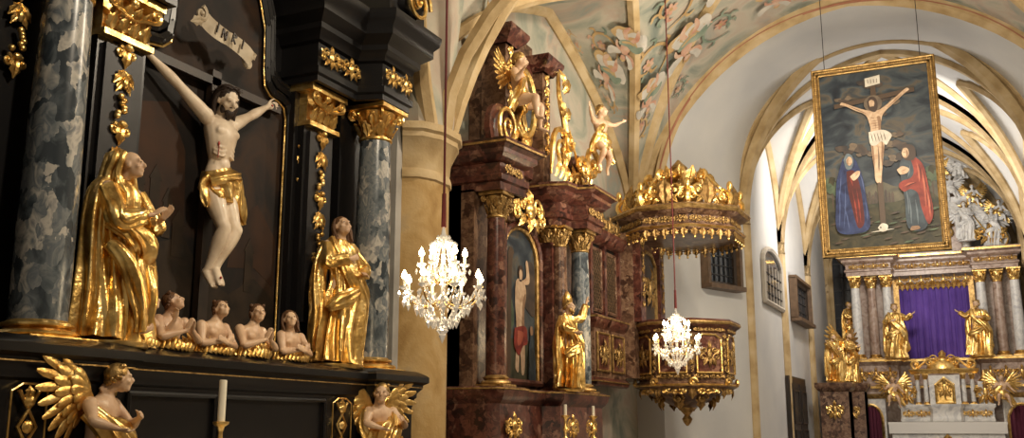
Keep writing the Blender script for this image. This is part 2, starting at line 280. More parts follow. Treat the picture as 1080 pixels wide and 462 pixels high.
# ---------------------------------------------------------------- figures
class Fig:
    def __init__(s,T,k=1.0,flesh='flesh',cloth='gold',hair='hair_brown'):
        s.F=MB(T); s.G=MB(T); s.k=k; s.flesh=flesh; s.cloth=cloth; s.hair=hair; s.T=T
    def torso(s,st,n=18): s.F.loft(st,ref=(1,0,0),n=n,mat=s.flesh,sub=4)
    def std_torso(s,dx=0,lean=0,fat=1.0,z=0):
        k=s.k; A=[(.45,.07,.06),(.50,.088,.066),(.56,.08,.058),(.62,.072,.052),(.70,.092,.062),(.765,.108,.064),(.805,.10,.052),(.83,.055,.042),(.86,.032,.034),(.90,.03,.032)]
        s.torso([((dx*(a[0]-.5)*2)*k,-lean*(a[0]-.5)*k*2,(a[0]+z)*k,a[1]*fat*k,a[2]*fat*k) for a in A])
        for sg in(-1,1): s.F.ell((dx*.5*k+sg*.042*k,(-.045-lean*.45)*k,(.745+z)*k),(.045*k*fat,.022*k,.032*k),s.flesh)
    def arm(s,sh,el,wr,hd=None,pn=(0,-1,0),side=1,curl=.5,fat=1.0,hand=True):
        k=s.k; m=lambda a,b,t:tuple(x+(y-x)*t for x,y in zip(a,b)); f=fat*k
        s.F.loft([(*sh,.036*f,.036*f),(*m(sh,el,.35),.033*f,.034*f),(*m(sh,el,.8),.025*f,.025*f),(*el,.024*f,.025*f),(*m(el,wr,.3),.026*f,.026*f),(*m(el,wr,.8),.017*f,.016*f),(*wr,.0155*f,.013*f)],ref=(0,1,0),n=12,mat=s.flesh,sub=3)
        s.F.ell(sh,(.04*f,.038*f,.042*f),s.flesh)
        if hand:
            if hd is None: hd=Vector(wr)-Vector(el)
            s.hand(wr,hd,pn,side,curl,fat)
    def hand(s,w,d,pn,side,curl=.5,fat=1.0):
        k=s.k*.98; w=Vector(w); d=Vector(d).normalized(); n=Vector(pn); n=(n-d*n.dot(d)).normalized(); sd=d.cross(n)*side
        p=lambda a,b,c: tuple(w+d*(a*k)+sd*(b*k)+n*(c*k))
        s.F.loft([(*p(-.01,0,0),.015*k,.012*k),(*p(.015,0,0),.02*k,.011*k),(*p(.04,0,.002),.024*k,.011*k),(*p(.056,0,.004),.021*k,.009*k)],ref=tuple(sd),n=10,mat=s.flesh,sub=2)
        for i,(o,L) in enumerate(((.0175,.040),(.006,.047),(-.006,.044),(-.0175,.034))):
            q=[];a=.15*curl;x=.048;z=.003;q.append((x,o,z))
            for j,f in enumerate((.45,.32,.23)):
                a+=curl*(.55+.25*j); x+=L*f*cos(a); z+=L*f*sin(a); q.append((x,o*(1.15),z))
            s.F.loft([(*p(*c),(.0062-.0008*j)*k,(.0062-.0008*j)*k) for j,c in enumerate(q)],ref=tuple(sd),n=7,mat=s.flesh,sub=2)
        s.F.loft([(*p(.008,.014,.002),.008*k,.008*k),(*p(.026,.03,.008),.0075*k,.0075*k),(*p(.043,.036,.014+.01*curl),.006*k,.006*k),(*p(.054,.036,.02+.012*curl),.005*k,.005*k)],ref=tuple(n),n=7,mat=s.flesh,sub=2)
    def leg(s,hp,kn,an,toe,fat=1.0):
        k=s.k; f=fat*k; m=lambda a,b,t:tuple(x+(y-x)*t for x,y in zip(a,b))
        s.F.loft([(*hp,.056*f,.058*f),(*m(hp,kn,.4),.052*f,.054*f),(*m(hp,kn,.85),.036*f,.037*f),(*kn,.034*f,.036*f),(*m(kn,an,.28),.036*f,.038*f),(*m(kn,an,.75),.021*f,.022*f),(*an,.02*f,.02*f)],ref=(1,0,0),n=14,mat=s.flesh,sub=3)
        a=Vector(an);t=Vector(toe);d=t-a
        heel=a-d*.18
        s.F.loft([(*heel,.018*k,.018*k),(*a,.022*k,.022*k),(*(a+d*.55),.026*k,.018*k),(*(a+d*.85),.028*k,.013*k),(*t,.016*k,.008*k)],ref=(1,0,0),n=10,mat=s.flesh,sub=2)
        for i in range(5):
            o=(i-2)*.0105*k; s.F.ell(tuple(t+Vector((o,0,0))-d*.03),(.006*k,.006*k,.006*k),s.flesh,6,5)
    def head(s,c,fwd=(0,-1,0),up=(0,0,1),hs=1.0,hair='short',beard=False,neck=None):
        k=s.k*hs; f=Vector(fwd).normalized(); u=Vector(up); u=(u-f*u.dot(f)).normalized(); Y=-f; X=Y.cross(u)
        R=Matrix((X,Y,u)).transposed(); c=Vector(c); P=lambda a,b,d: tuple(c+R@Vector((a*k,b*k,d*k)))
        E=lambda p,r,mb=s.F,mt=s.flesh,n=12,m=8: mb.ell(P(*p),(r[0]*k,r[1]*k,r[2]*k),mt,n,m,R)
        E((0,.008,.016),(.049,.058,.053),n=16,m=12); E((0,-.012,-.012),(.040,.044,.056),n=14,m=10); E((0,-.034,-.052),(.020,.018,.015))
        s.F.loft([(*P(0,-.05,.014),.005*k,.005*k),(*P(0,-.062,-.004),.0065*k,.007*k),(*P(0,-.067,-.017),.010*k,.008*k),(*P(0,-.054,-.022),.007*k,.005*k)],ref=tuple(X),n=8,mat=s.flesh,sub=2)
        for g in(-1,1):
            E((g*.019,-.047,.015),(.016,.010,.006)); E((g*.026,-.036,-.018),(.015,.014,.013)); E((g*.049,.004,-.004),(.006,.013,.018))
            E((g*.018,-.0475,.003),(.010,.008,.0065))
            s.G.ell(P(g*.018,-.0535,.003),(.0072*k,.0035*k,.0028*k),'eye_dark',8,5,R)
        E((0,-.052,-.034),(.013,.007,.0035)); E((0,-.051,-.040),(.011,.007,.004))
        if neck: 
            s.F.loft([(*neck,.034*s.k,.034*s.k),(*P(0,.012,-.03),.03*k,.03*k)],n=12,mat=s.flesh,sub=2)
        if hair:
            E((0,.016,.024),(.055,.060,.055),s.G,s.hair,16,10)
            rnd=random.Random(int(k*1000))
            for i in range(14):
                a=pi*(i/13)-0.0; x=cos(a)*.05; y=.01+sin(a)*.052
                if hair=='short':
                    E((x*1.02,y,.005-.02*sin(a)+rnd.uniform(-.008,.008)),(.013,.013,.014),s.G,s.hair,8,6)
                    E((x*.9,y-.02-.02*sin(a),.055+rnd.uniform(-.01,.006)),(.014,.013,.012),s.G,s.hair,8,6)
                else:
                    s.G.loft([(*P(x*.8,y*.6-.005,.05),.012*k,.012*k),(*P(x*1.12,y*1.0,.01),.014*k,.012*k),(*P(x*1.2,y*1.05+.006*sin(i*2.),-.035),.013*k,.011*k),(*P(x*1.15+.006*sin(i*3.),y*1.1,-.075),.010*k,.009*k),(*P(x*1.3,y*1.1,-.10),.004*k,.004*k)],n=7,mat=s.hair,sub=2)
        if beard:
            E((0,-.036,-.056),(.026,.020,.026),s.G,s.hair); E((0,-.032,-.078),(.014,.013,.016),s.G,s.hair)
            for g in(-1,1): E((g*.03,-.018,-.04),(.012,.018,.024),s.G,s.hair)
            E((0,-.0535,-.027),(.016,.006,.004),s.G,s.hair)
    def robe(s,st,folds=9,amp=.22,twist=2,seed=0,mat=None,n=96,ref=(1,0,0),sub=7,ampfn=None):
        s.G.loft(st,ref=ref,n=n,mat=mat or s.cloth,sub=sub,folds=folds,amp=amp,twist=twist,seed=seed,ampfn=ampfn)
    def done(s,name,vox=.007,it=3):
        e=empty(name); sc=s.T.to_scale()[2]*s.k
        if s.F.v: s.F.obj('body',e,remesh=vox*sc,smooth_it=it,ang=180)
        if s.G.v: s.G.obj('drapery',e,ang=75)
        return e
def wing(mb,root,dx,mat='gold',L=.4,lift=.6,y=.03):
    for row,(n,ll,ww) in enumerate(((9,1.0,.045),(8,.68,.05),(6,.4,.055))):
        for i in range(n):
            t=i/(n-1); a=lift+.35-t*1.75; l=L*ll*(1-.35*abs(t-.3))
            bx=root[0]+dx*L*.12*(1-t); bz=root[2]+L*.12*(1-t)
            p0=Vector((bx,root[1]+y-row*.012,bz)); d=Vector((dx*cos(a),.15,sin(a)))
            p1=p0+d*l*.5+Vector((0,0,.02*L)); p2=p0+d*l
            mb.loft([(*p0,ww*L*.9,.012*L),(*p1,ww*L*1.5,.02*L),(*(p0+d*l*.85),ww*L*1.3,.014*L),(*p2,ww*L*.4,.006*L)],ref=(0,0,1) if abs(d.z)<.8 else (1,0,0),n=8,mat=mat,sub=2)
    mb.tube([tuple(root),(root[0]+dx*L*.2,root[1]+y*.5,root[2]+L*.25),(root[0]+dx*L*.5,root[1]+y,root[2]+L*.35*lift+L*.1)],.05*L,.025*L,8,mat)
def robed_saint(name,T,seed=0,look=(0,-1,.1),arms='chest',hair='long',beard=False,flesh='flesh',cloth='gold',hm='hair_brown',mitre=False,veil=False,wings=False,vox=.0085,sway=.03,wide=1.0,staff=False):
    f=Fig(T,1.0,flesh,cloth,hm); sw=sway; W=wide
    f.std_torso(dx=sw*.3)
    f.robe([(0,0,.845,.045,.04),(0,.0,.82,.10,.055),(sw*.4,0,.76,.128*W,.082),(sw,0,.66,.112*W,.08),(sw*1.5,-.005,.56,.12*W,.09),(sw*1.6,-.01,.44,.15*W,.11),(sw*.8,-.015,.28,.16*W,.12),(0,-.02,.12,.175*W,.13),(-.01,-.02,.0,.19*W,.14)],folds=13,amp=.36,twist=2.2,seed=seed,n=112)
    f.G.ell((-.05,-.09,.34),(.05,.06,.13),f.cloth,14,10)
    f.robe([(-.10,.0,.83,.03,.04),(-.09,-.05,.76,.045,.03),(-.02,-.09,.64,.06,.035),(.07,-.10,.54,.07,.04),(.13,-.07,.44,.065,.05),(.15,-.03,.30,.05,.05),(.16,0,.16,.06,.04),(.165,.0,.10,.03,.02)],folds=6,amp=.5,twist=6,seed=seed+3,n=56,sub=6)
    f.robe([(-.11,.02,.81,.035,.03),(-.15,.03,.68,.05,.035),(-.17,.03,.5,.055,.05),(-.17,.02,.32,.06,.05),(-.19,.02,.14,.055,.04),(-.2,.02,.06,.02,.02)],folds=6,amp=.5,twist=5,seed=seed+5,n=48,sub=5)
    f.robe([(.10,-.09,.50,.04,.03),(-.02,-.135,.44,.055,.03),(-.12,-.11,.40,.05,.035),(-.16,-.06,.36,.03,.03)],folds=5,amp=.5,twist=5,seed=seed+8,n=48,sub=5,ref=(0,0,1))
    def sleeve(sh,el,wr,w=.055):
        f.robe([(*sh,.045,.045),(*[(a+b)/2 for a,b in zip(sh,el)],.05,.046),(*el,w,.05),(*[(a*.45+b*.55) for a,b in zip(el,wr)],w*.85,.046),(*[a*.12+b*.88 for a,b in zip(el,wr)],w*.75,.04)],folds=5,amp=.32,twist=6,seed=seed+7,n=32,ref=(0,1,0),sub=4)
    SL=(-.115,0,.79); SR=(.115,0,.79)
    if arms=='chest': A=[((-.17,-.06,.66),(-.03,-.13,.70),(1,-.2,.3),(0,1,0)),((.18,-.04,.65),(.09,-.15,.60),(-.6,-.6,.1),(-.3,.2,-1))]
    elif arms=='pray': A=[((-.16,-.08,.66),(.04,-.17,.70),(.5,-.4,.8),(1,0,-.2)),((.18,-.06,.66),(.09,-.17,.69),(.1,-.4,.8),(-1,0,-.2))]
    elif arms=='raise': A=[((-.18,-.05,.68),(-.10,-.16,.62),(.3,-1,0),(1,0,.3)),((.25,-.04,.82),(.31,-.08,1.0),(.1,-.1,1),(0,-1,0))]
    elif arms=='openL': A=[((-.2,-.04,.72),(-.32,-.08,.80),(-.8,-.3,.5),(0,-.6,.6)),((.17,-.05,.66),(.05,-.14,.68),(-1,-.2,.2),(0,1,0))]
    elif arms=='openR': A=[((-.17,-.05,.66),(-.05,-.14,.68),(1,-.2,.2),(0,1,0)),((.2,-.04,.72),(.32,-.08,.80),(.8,-.3,.5),(0,-.6,.6))]
    for sg,(sh,(el,wr,hd,pn)) in zip((-1,1),zip((SL,SR),A)):
        f.arm(sh,el,wr,hd,pn,side=sg,curl=.4); sleeve(sh,el,wr)
    f.head((look[0]*.015,-.02+.0,.935),look,(0,0,1),hair=None if veil else hair,beard=beard,neck=(0,0,.85),hs=1.06)
    if mitre:
        f.G.loft([(0,-.0,.975,.058,.06),(0,0,1.02,.066,.055),(0,0,1.07,.05,.035),(0,0,1.115,.006,.006)],n=16,mat=cloth)
    if wings:
        for sg in(-1,1): wing(f.G,(sg*.05,.06,.76),sg,cloth,L=.5)
    f.G.lathe([(.19,0),(.2,.01),(.2,.03),(.17,.035)],(0,-.01,-.035),20,cloth,sx=1,sy=.8)
    return f.done(name,vox)
def putto(name,T,seed=0,look=(0,-1,0),pose='sit',wings=True,cloth='gold',flesh='flesh',vox=.011,hm='gold_dull'):
    f=Fig(T,1.0,flesh,cloth,hm); f.std_torso(fat=1.15)
    fl=1.2
    if pose=='sit':
        f.arm((-.12,0,.79),(-.2,-.05,.68),(-.24,-.14,.76),None,(0,-1,0),-1,.4,fl); f.arm((.12,0,.79),(.21,-.02,.66),(.27,-.08,.60),None,(0,0,1),1,.4,fl)
        f.leg((-.06,-.02,.5),(-.10,-.22,.50),(-.11,-.24,.28),(-.13,-.33,.25),fl); f.leg((.06,-.02,.5),(.12,-.20,.47),(.16,-.18,.24),(.19,-.27,.21),fl)
    elif pose=='fly':
        f.arm((-.12,0,.79),(-.22,-.06,.82),(-.32,-.12,.93),None,(0,-1,0),-1,.3,fl); f.arm((.12,0,.79),(.22,-.05,.78),(.33,-.10,.84),None,(0,1,0),1,.4,fl)
        f.leg((-.06,0,.5),(-.08,-.14,.36),(-.05,.0,.18),(-.06,-.05,.09),fl); f.leg((.06,0,.5),(.12,-.06,.32),(.2,.08,.18),(.24,.1,.1),fl)
    f.robe([(-.1,-.04,.60,.05,.04),(-.02,-.07,.54,.11,.05),(.06,-.04,.5,.12,.07),(.13,.02,.44,.08,.06),(.2,.03,.34,.06,.04),(.27,.02,.26,.03,.02)],folds=6,amp=.4,twist=5,seed=seed,n=48,sub=5,ref=(0,0,1))
    f.robe([(.0,-.06,.74,.03,.03),(-.08,-.07,.66,.05,.03),(-.1,-.06,.58,.08,.05),(-.12,.0,.48,.07,.05),(-.16,.02,.36,.04,.03)],folds=5,amp=.4,twist=5,seed=seed+2,n=40,sub=5)
    f.head((look[0]*.02,-.02,.95),look,(0,0,1),hs=1.25,hair='short',neck=(0,0,.84))
    if wings:
        for sg in(-1,1): wing(f.G,(sg*.05,.06,.76),sg,cloth,L=.32 if wings==2 else .42)
    return f.done(name,vox)
# ================================================================ ROOM
XL=-6.8; XR=3.0; XC=-1.9; HW=4.9; ZS=5.4
def prof(u,k):
    u=min(abs(u),1.0); return math.sqrt(max(0,1-((u+k)/(1+k))**2))/math.sqrt(1-(k/(1+k))**2)
def vault_fns(xc,hw,y0,y1,zs,hx,hy,kx=.1,ky=1.0):
    f=lambda x: zs+hx*prof((x-xc)/hw,kx); g=lambda y: zs+hy*prof((y-(y0+y1)/2)/((y1-y0)/2),ky)
    return f,g
def build_vault(mb,xc,hw,y0,y1,f,g,mat,N=56):
    vs=[];fs=[]
    xs=[xc-hw*cos(pi*i/N) for i in range(N+1)]; ys=[(y0+y1)/2-(y1-y0)/2*cos(pi*i/N) for i in range(N+1)]
    for x in xs:
        for y in ys: vs.append((x,y,max(f(x),g(y))))
    for i in range(N):
        for j in range(N): fs.append((i*(N+1)+j,i*(N+1)+j+1,(i+1)*(N+1)+j+1,(i+1)*(N+1)+j))
    mb.add(vs,fs,mat)
def rib(mb,pts,r=.13,mat='sandstone',n=6,edge=False):
    mb.loft([(*p,r,r*1.15) for p in pts],ref=(0,0,1),n=n,mat=mat,sub=1)
def bay_ribs(mb,xc,hw,y0,y1,f,g,r=.12,diag=True,trans=True,wallarch=True,sides=(-1,1)):
    yc=(y0+y1)/2; hy=(y1-y0)/2; M=24
    for sx in sides:
        if wallarch: rib(mb,[(xc+sx*(hw-.05),yc-hy*cos(pi*i/M)*.995,g(yc-hy*cos(pi*i/M)*.995)-.03) for i in range(M+1)],r)
        for sy in(-1,1):
            if diag:
                P=[]
                for i in range(M+1):
                    t=1-cos(pi/2*i/M)*1.0; x=xc+sx*hw*(1-t); y=yc+sy*hy*(1-t); P.append((x,y,max(f(x),g(y))-.03))
                rib(mb,P,r)
            P=[]
            for i in range(M+1):
                y=yc+sy*hy*cos(pi/2*i/M); z=g(y); lo,hi=0,1
                for _ in range(30):
                    md=(lo+hi)/2
                    if f(xc+hw*md)>z: lo=md
                    else: hi=md
                P.append((xc+sx*hw*lo,y,z-.03))
            rib(mb,P,r*.9)
    if trans:
        for y in (y0,y1): rib(mb,[(xc-hw*cos(pi*i/40),y,f(xc-hw*cos(pi*i/40))-.05) for i in range(41)],r*1.5)
mb=MB(); mb.box(-7.1,3.3,-4,24,-.2,0,'stone_floor'); mb.box(-4.95,1.65,24,38.4,-.2,.45,'stone_floor'); mb.obj('floor')
mb=MB(); mb.box(-7.2,XL,-4,21.0,0,9.6,'fresco'); mb.obj('wall_left')
mb=MB(); mb.box(XR,3.4,-4,21.0,0,9.6,'plaster'); mb.obj('wall_right')
f,g=vault_fns(XC,HW,11,21,ZS,5.3,3.9); f0,g0=vault_fns(XC,HW,.6,10.6,ZS,5.3,3.9)
mb=MB(); build_vault(mb,XC,HW,11,21,f,g,'fresco'); build_vault(mb,XC,HW,.6,10.6,f0,g0,'fresco')
mb.box(XL,XR,10.55,11.05,10.75,11.0,'fresco')
M=40; vs=[];fs=[]
for i in range(M+1):
    x=XC-HW*cos(pi*i/M)
    for y in(10.5,11.1): vs.append((x,y,f(x)-.03))
for i in range(M): fs.append((2*i,2*i+1,2*i+3,2*i+2))
mb.add(vs,fs,'plaster')
mb.obj('ceiling_nave_vault')
fp=MB(); lv=[.03]
def vpt(s,q,bay):
    ff,gg,yc=(f,g,16) if bay==1 else (f0,g0,5.6)
    x=XC-HW*cos(min(max(s/HW,0.02),3.1)); p=Vector((x,q,max(ff(x),gg(q)))); c=Vector((XC,yc,6.0))
    return p+(c-p).normalized()*lv[0]
def stroke(P,w,mat,bay,taper=True):
    P=cat(P,4); n=len(P); vs=[];fs=[]; lv[0]+=.0004
    for i,p in enumerate(P):
        a=Vector(P[max(i-1,0)]);b=Vector(P[min(i+1,n-1)]); d=(b-a).normalized(); nn=Vector((-d.y,d.x)); ww=w*(sin(pi*(.08+.9*i/(n-1)))**.7 if taper else 1)
        for sg in(-1,0,1): vs.append(vpt(p[0]+nn.x*ww*sg,p[1]+nn.y*ww*sg,bay))
    for i in range(n-1):
        for k in(0,1): fs.append((i*3+k,i*3+k+1,i*3+k+4,i*3+k+3))
    fp.add(vs,fs,mat)
def blob(s,q,r1,r2,mat,bay,rot=0,sd=0):
    lv[0]+=.0004; vs=[vpt(s,q,bay)]; n=18; fs=[]
    for ring in(.5,1):
        for i in range(n):
            a=2*pi*i/n; k=ring*(1+.25*noise.noise((cos(a)*1.5+sd,sin(a)*1.5,sd)));x=r1*cos(a)*k;y=r2*sin(a)*k
            vs.append(vpt(s+x*cos(rot)-y*sin(rot),q+x*sin(rot)+y*cos(rot),bay))
    for i in range(n):
        i2=(i+1)%n; fs.append((0,1+i,1+i2)); fs.append((1+i,1+n+i,1+n+i2,1+i2))
    fp.add(vs,fs,mat)
def motif(s,q,R,bay,sd):
    rn=random.Random(sd); a0=rn.uniform(0,6.28); sg=rn.choice((-1,1)); c1=rn.choice(('fresco_green','fresco_ochre','fresco_ochre'))
    P=[(s+R*(1.25-t*.115)*cos(a0+sg*t*.75),q+R*(1.25-t*.115)*sin(a0+sg*t*.75)) for t in range(10)]
    stroke(P,R*.09,c1,bay)
    for t in range(1,9,1):
        x,y=P[t]; aa=a0+sg*t*.75+rn.uniform(-.3,.3); stroke([(x,y),(x+R*.3*cos(aa),y+R*.3*sin(aa)),(x+R*.5*cos(aa+sg*.7),y+R*.5*sin(aa+sg*.7))],R*.08,rn.choice((c1,'fresco_green','fresco_pink')),bay)
    for k in range(6): blob(s+R*.2*cos(k),q+R*.2*sin(k),R*.16,R*.10,'fresco_pink',bay,k,sd+k)
    blob(s,q,R*.1,R*.1,'fresco_ochre',bay)
def figmotif(s,q,R,bay,sd,rot=0):
    C=lambda a,b:(s+R*(a*cos(rot)-b*sin(rot)),q+R*(a*sin(rot)+b*cos(rot)))
    for k in range(6): blob(*C(-.4+.18*k,-.5+.12*sin(k*2)),R*.36,R*.24,'fresco_white' if k%2 else 'fresco_ochre',bay,k,sd+k)
    stroke([C(-.12,.35),C(-.5,.5),C(-.6,.8)],R*.16,'fresco_white',bay); stroke([C(.14,.35),C(.4,.6),C(.42,.9)],R*.13,'fresco_white',bay)
    stroke([C(0,-.3),C(-.2,-.6),C(-.1,-.95)],R*.09,'fresco_pink',bay); stroke([C(.1,-.3),C(.28,-.6),C(.2,-1.0)],R*.09,'fresco_pink',bay)
    blob(*C(0,.1),R*.18,R*.34,'fresco_pink',bay,rot,sd); blob(*C(.03,.56),R*.12,R*.13,'fresco_pink',bay,rot,sd+1); stroke([C(-.08,.62),C(.03,.7),C(.14,.6)],R*.05,'fresco_ochre',bay)
    stroke([C(.1,.3),C(.4,.4),C(.55,.7)],R*.06,'fresco_pink',bay); stroke([C(-.1,.3),C(-.35,.15),C(-.4,-.1)],R*.06,'fresco_pink',bay)
    stroke([C(-.3,0),C(.05,-.2),C(.4,-.1),C(.6,-.4)],R*.17,'fresco_green',bay); stroke([C(-.2,-.1),C(.1,-.28),C(.3,-.25)],R*.06,'fresco_ochre',bay)
for i,(s_,q_,R_) in enumerate(((2.6,17.2,.45),(3.6,18.3,.5),(1.7,18.6,.34),(2.6,19.6,.35),(4.6,17.4,.5),(5.2,19.4,.45),(6.6,18.6,.5),(7.0,20.1,.4),(8.4,19.2,.5),(3.7,20.2,.3),(1.5,12.2,.35),(2.6,12.6,.45),(3.8,13.2,.5),(1.0,13.4,.35),(2.2,14.0,.4),(5.2,14.6,.6),(9.8,19.6,.5),(1.2,17.0,.3))): motif(s_,q_,R_,1,i+3)
for i,(s_,q_,R_) in enumerate(((2.0,9.3,.4),(3.2,9.6,.45),(4.4,9.2,.5),(1.2,9.9,.3),(3.4,8.4,.45),(2.2,8.0,.4),(5.6,9.5,.5))): motif(s_,q_,R_,2,i+33)
figmotif(2.0,17.9,.8,1,4,.9); figmotif(4.4,18.9,.8,1,9,.4); figmotif(5.8,17.7,.8,1,12,.2); figmotif(3.0,11.9,.6,1,15,.5); figmotif(7.8,18.0,.8,1,19,.1); figmotif(3.1,19.0,.6,1,24,.7); figmotif(6.4,19.6,.6,1,27,.2); figmotif(3.2,17.2,.7,1,31,.8)
fp.obj('fresco_painting')
mb=MB(); bay_ribs(mb,XC,HW,11,21,f,g); bay_ribs(mb,XC,HW,.6,10.6,f0,g0,sides=(-1,))
mb.obj('trim_nave_ribs')
mb=MB()
mb.box(XL-.05,-6.3,10.15,11.4,0,8.5,'plaster_grey')
shaft=[(-6.3,10.28),(-6.12,10.38),(-6.02,10.6),(-6.02,10.95),(-6.12,11.17),(-6.3,11.27)]
mb.sweep(shaft,[(0,0),(0,5.0)],'ochre_stone'); 
mb.sweep(shaft,[(0,4.72),(.03,4.74),(.03,4.82),(0,4.86),(.02,5.05),(.10,5.22),(.12,5.24),(.12,5.3),(.16,5.33),(.16,5.42),(-.3,5.42)],'sandstone')
mb.loft([(-6.2,10.8,5.4,.26,.46),(-6.25,10.8,6.4,.30,.50),(-6.2,10.8,7.6,.38,.62)],ref=(1,0,0),n=10,mat='fresco')
for dy,dx in ((-.25,.05),(.0,.18),(.25,.05)):
    rib(mb,[(-6.1+dx*.6+t*t*.02*dx*20,10.8+dy*(1+t*.9),5.42+t*.5) for t in range(0,6)],.10)
mb.obj('trim_pier')
mb=MB(); near=[];far=[];out=[]; M=48
for i in range(M+1):
    a=pi-pi*i/M
    near.append((-1.9+4.3*cos(a),21,6.4+4.2*sin(a)**.95)); far.append((-1.65+3.3*cos(a),24,7.4+3.3*max(sin(a),0)**.92))
    x=XC+HW*cos(a); out.append((x,21,f(x)+.1)); 
near=[(-6.2,21,0)]+near+[(2.4,21,0)]; far=[(-4.95,24,0)]+far+[(1.65,24,0)]; out=[(-6.85,21,0)]+out+[(3.05,21,0)]
n=len(near)
mb.add(near+far,[(i,i+1,n+i+1,n+i) for i in range(n-1)],'plaster_white'); mb.add(near+out,[(i,n+i,n+i+1,i+1) for i in range(n-1)],'plaster_white')
mb.obj('wall_chancel_arch',ang=30)
mb=MB(); rib(mb,[(p[0],20.95,p[2]) for p in near[1:-1]],.12); rib(mb,[(p[0],20.85,p[2]-.10) for p in near[1:-1]],.03,'rib_edge'); rib(mb,[(p[0]*1.0,24.0,p[2]) for p in far[1:-1]],.07,'sandstone'); mb.obj('trim_arch_rib')
CX=-1.65; CH=3.3
mb=MB(); mb.box(-5.25,-4.95,24,38.3,0,9.4,'plaster_white'); mb.obj('wall_chancel_left')
mb=MB(); mb.box(1.65,1.95,24,38.3,0,9.4,'plaster_white'); mb.obj('wall_chancel_right')
mb=MB(); mb.box(-5.25,1.95,38.2,38.5,0,12,'plaster_white'); mb.obj('wall_chancel_end')
mb=MB(); rb=MB()
for y0,y1 in ((24,28.7),(28.7,33.4),(33.4,38.2)):
    fc,gc=vault_fns(CX,CH,y0,y1,6.6,4.7,3.6,kx=.45,ky=.7)
    build_vault(mb,CX,CH,y0,y1,fc,gc,'plaster_white',30); bay_ribs(rb,CX,CH,y0,y1,fc,gc,.11)
    for sx in(-1,1): 
        for yy in (y0+.1,y1): rb.lathe([(.13,0),(.13,6.8)],(CX+sx*(CH-.02),yy,0),8,'sandstone')
fc,gc=vault_fns(CX,CH,24,28.7,6.6,4.7,3.6,kx=.45,ky=.7)
fo=[(-4.96,24.02,0)]+[(CX+CH*cos(pi-pi*i/M),24.02,fc(CX+CH*cos(pi-pi*i/M))+.1) for i in range(M+1)]+[(1.66,24.02,0)]
mb.add([(p[0],24.02,p[2]) for p in far]+fo,[(i,n+i,n+i+1,i+1) for i in range(n-1)],'plaster_white')
mb.obj('ceiling_chancel_vault'); rb.obj('trim_chancel_ribs')
def side_window(name,X,Y,yaw,w,z0,z1,arch=False,bars=6,box=False):
    e=MB(frame(X,Y,0,yaw)); 
    p=[(-w/2,z0),(w/2,z0),(w/2,z1)]+([(w/2*cos(a),z1+.35*w*sin(a)*.5) for a in [pi*i/10 for i in range(1,10)]] if arch else [])+[(-w/2,z1)]
    e.plate(p,-.02,.02,'window_dark')
    e.moulding(p,.07,'wood_dark' if box else 'plaster',-.04,True)
    for i in range(1,bars): e.box(-w/2+w*i/bars-.015,-w/2+w*i/bars+.015,-.05,-.03,z0,z1,'plaster' if arch else 'iron')
    for i in range(1,4): e.box(-w/2,w/2,-.05,-.03,z0+(z1-z0)*i/4-.012,z0+(z1-z0)*i/4+.012,'iron')
    if box:
        e.box(-w/2-.1,w/2+.1,-.30,0,z0-.14,z0-.03,'lattice_wood'); e.box(-w/2-.1,w/2+.1,-.22,0,z1+.03,z1+.12,'lattice_wood')
        for x in(-w/2-.05,w/2+.05): e.box(x-.05,x+.05,-.22,0,z0-.05,z1+.05,'lattice_wood')
    e.obj(name)
ja=math.degrees(math.atan2(3,1.25))
side_window('window_1',-5.37,22.95,ja,1.15,4.95,5.85,False,6,True)
side_window('window_2',-4.93,27.2,90,2.6,4.9,5.95,True,6)
side_window('window_3',-4.93,31.4,90,2.6,4.9,6.0,False,6,True)
def lancet(name,X,Y,yaw,w,z0,z1,mat):
    e=MB(frame(X,Y,0,yaw)); p=[(-w/2,z0),(w/2,z0)]+[(w/2*(1-(t/8)**1.6),z1+w*1.0*(t/8)**.8) for t in range(9)]+[(-w/2*(1-(t/8)**1.6),z1+w*1.0*(t/8)**.8) for t in range(7,-1,-1)]
    e.plate(p,-.03,.03,mat); e.moulding(p,.09,'sandstone',-.05,True); e.box(-.03,.03,-.06,-.02,z0,z1+w*.9,'iron')
    for i in range(1,7): e.box(-w/2,w/2,-.06,-.03,z0+(z1-z0)*i/6-.015,z0+(z1-z0)*i/6+.015,'iron')
    e.obj(name)
lancet('window_4',-4.35,38.15,0,.8,4.6,7.6,'window_dark'); lancet('window_5',1.62,35.6,-90,1.5,6.9,9.4,'window_blue')
e=MB(frame(-4.93,29.9)); e.box(-1.4,1.4,-.1,0,.45,3.1,'wood_dark'); e.box(-1.2,-.05,-.14,-.05,.5,2.9,'black_panel'); e.box(.05,1.2,-.14,-.05,.5,2.9,'black_panel')
for sx in(-.62,.62):
    for z0,z1 in((.7,1.6),(1.8,2.7)): e.moulding([(sx-.42,z0),(sx+.42,z0),(sx+.42,z1),(sx-.42,z1)],.03,'wood_dark',-.15,True)
e.obj('door_1')
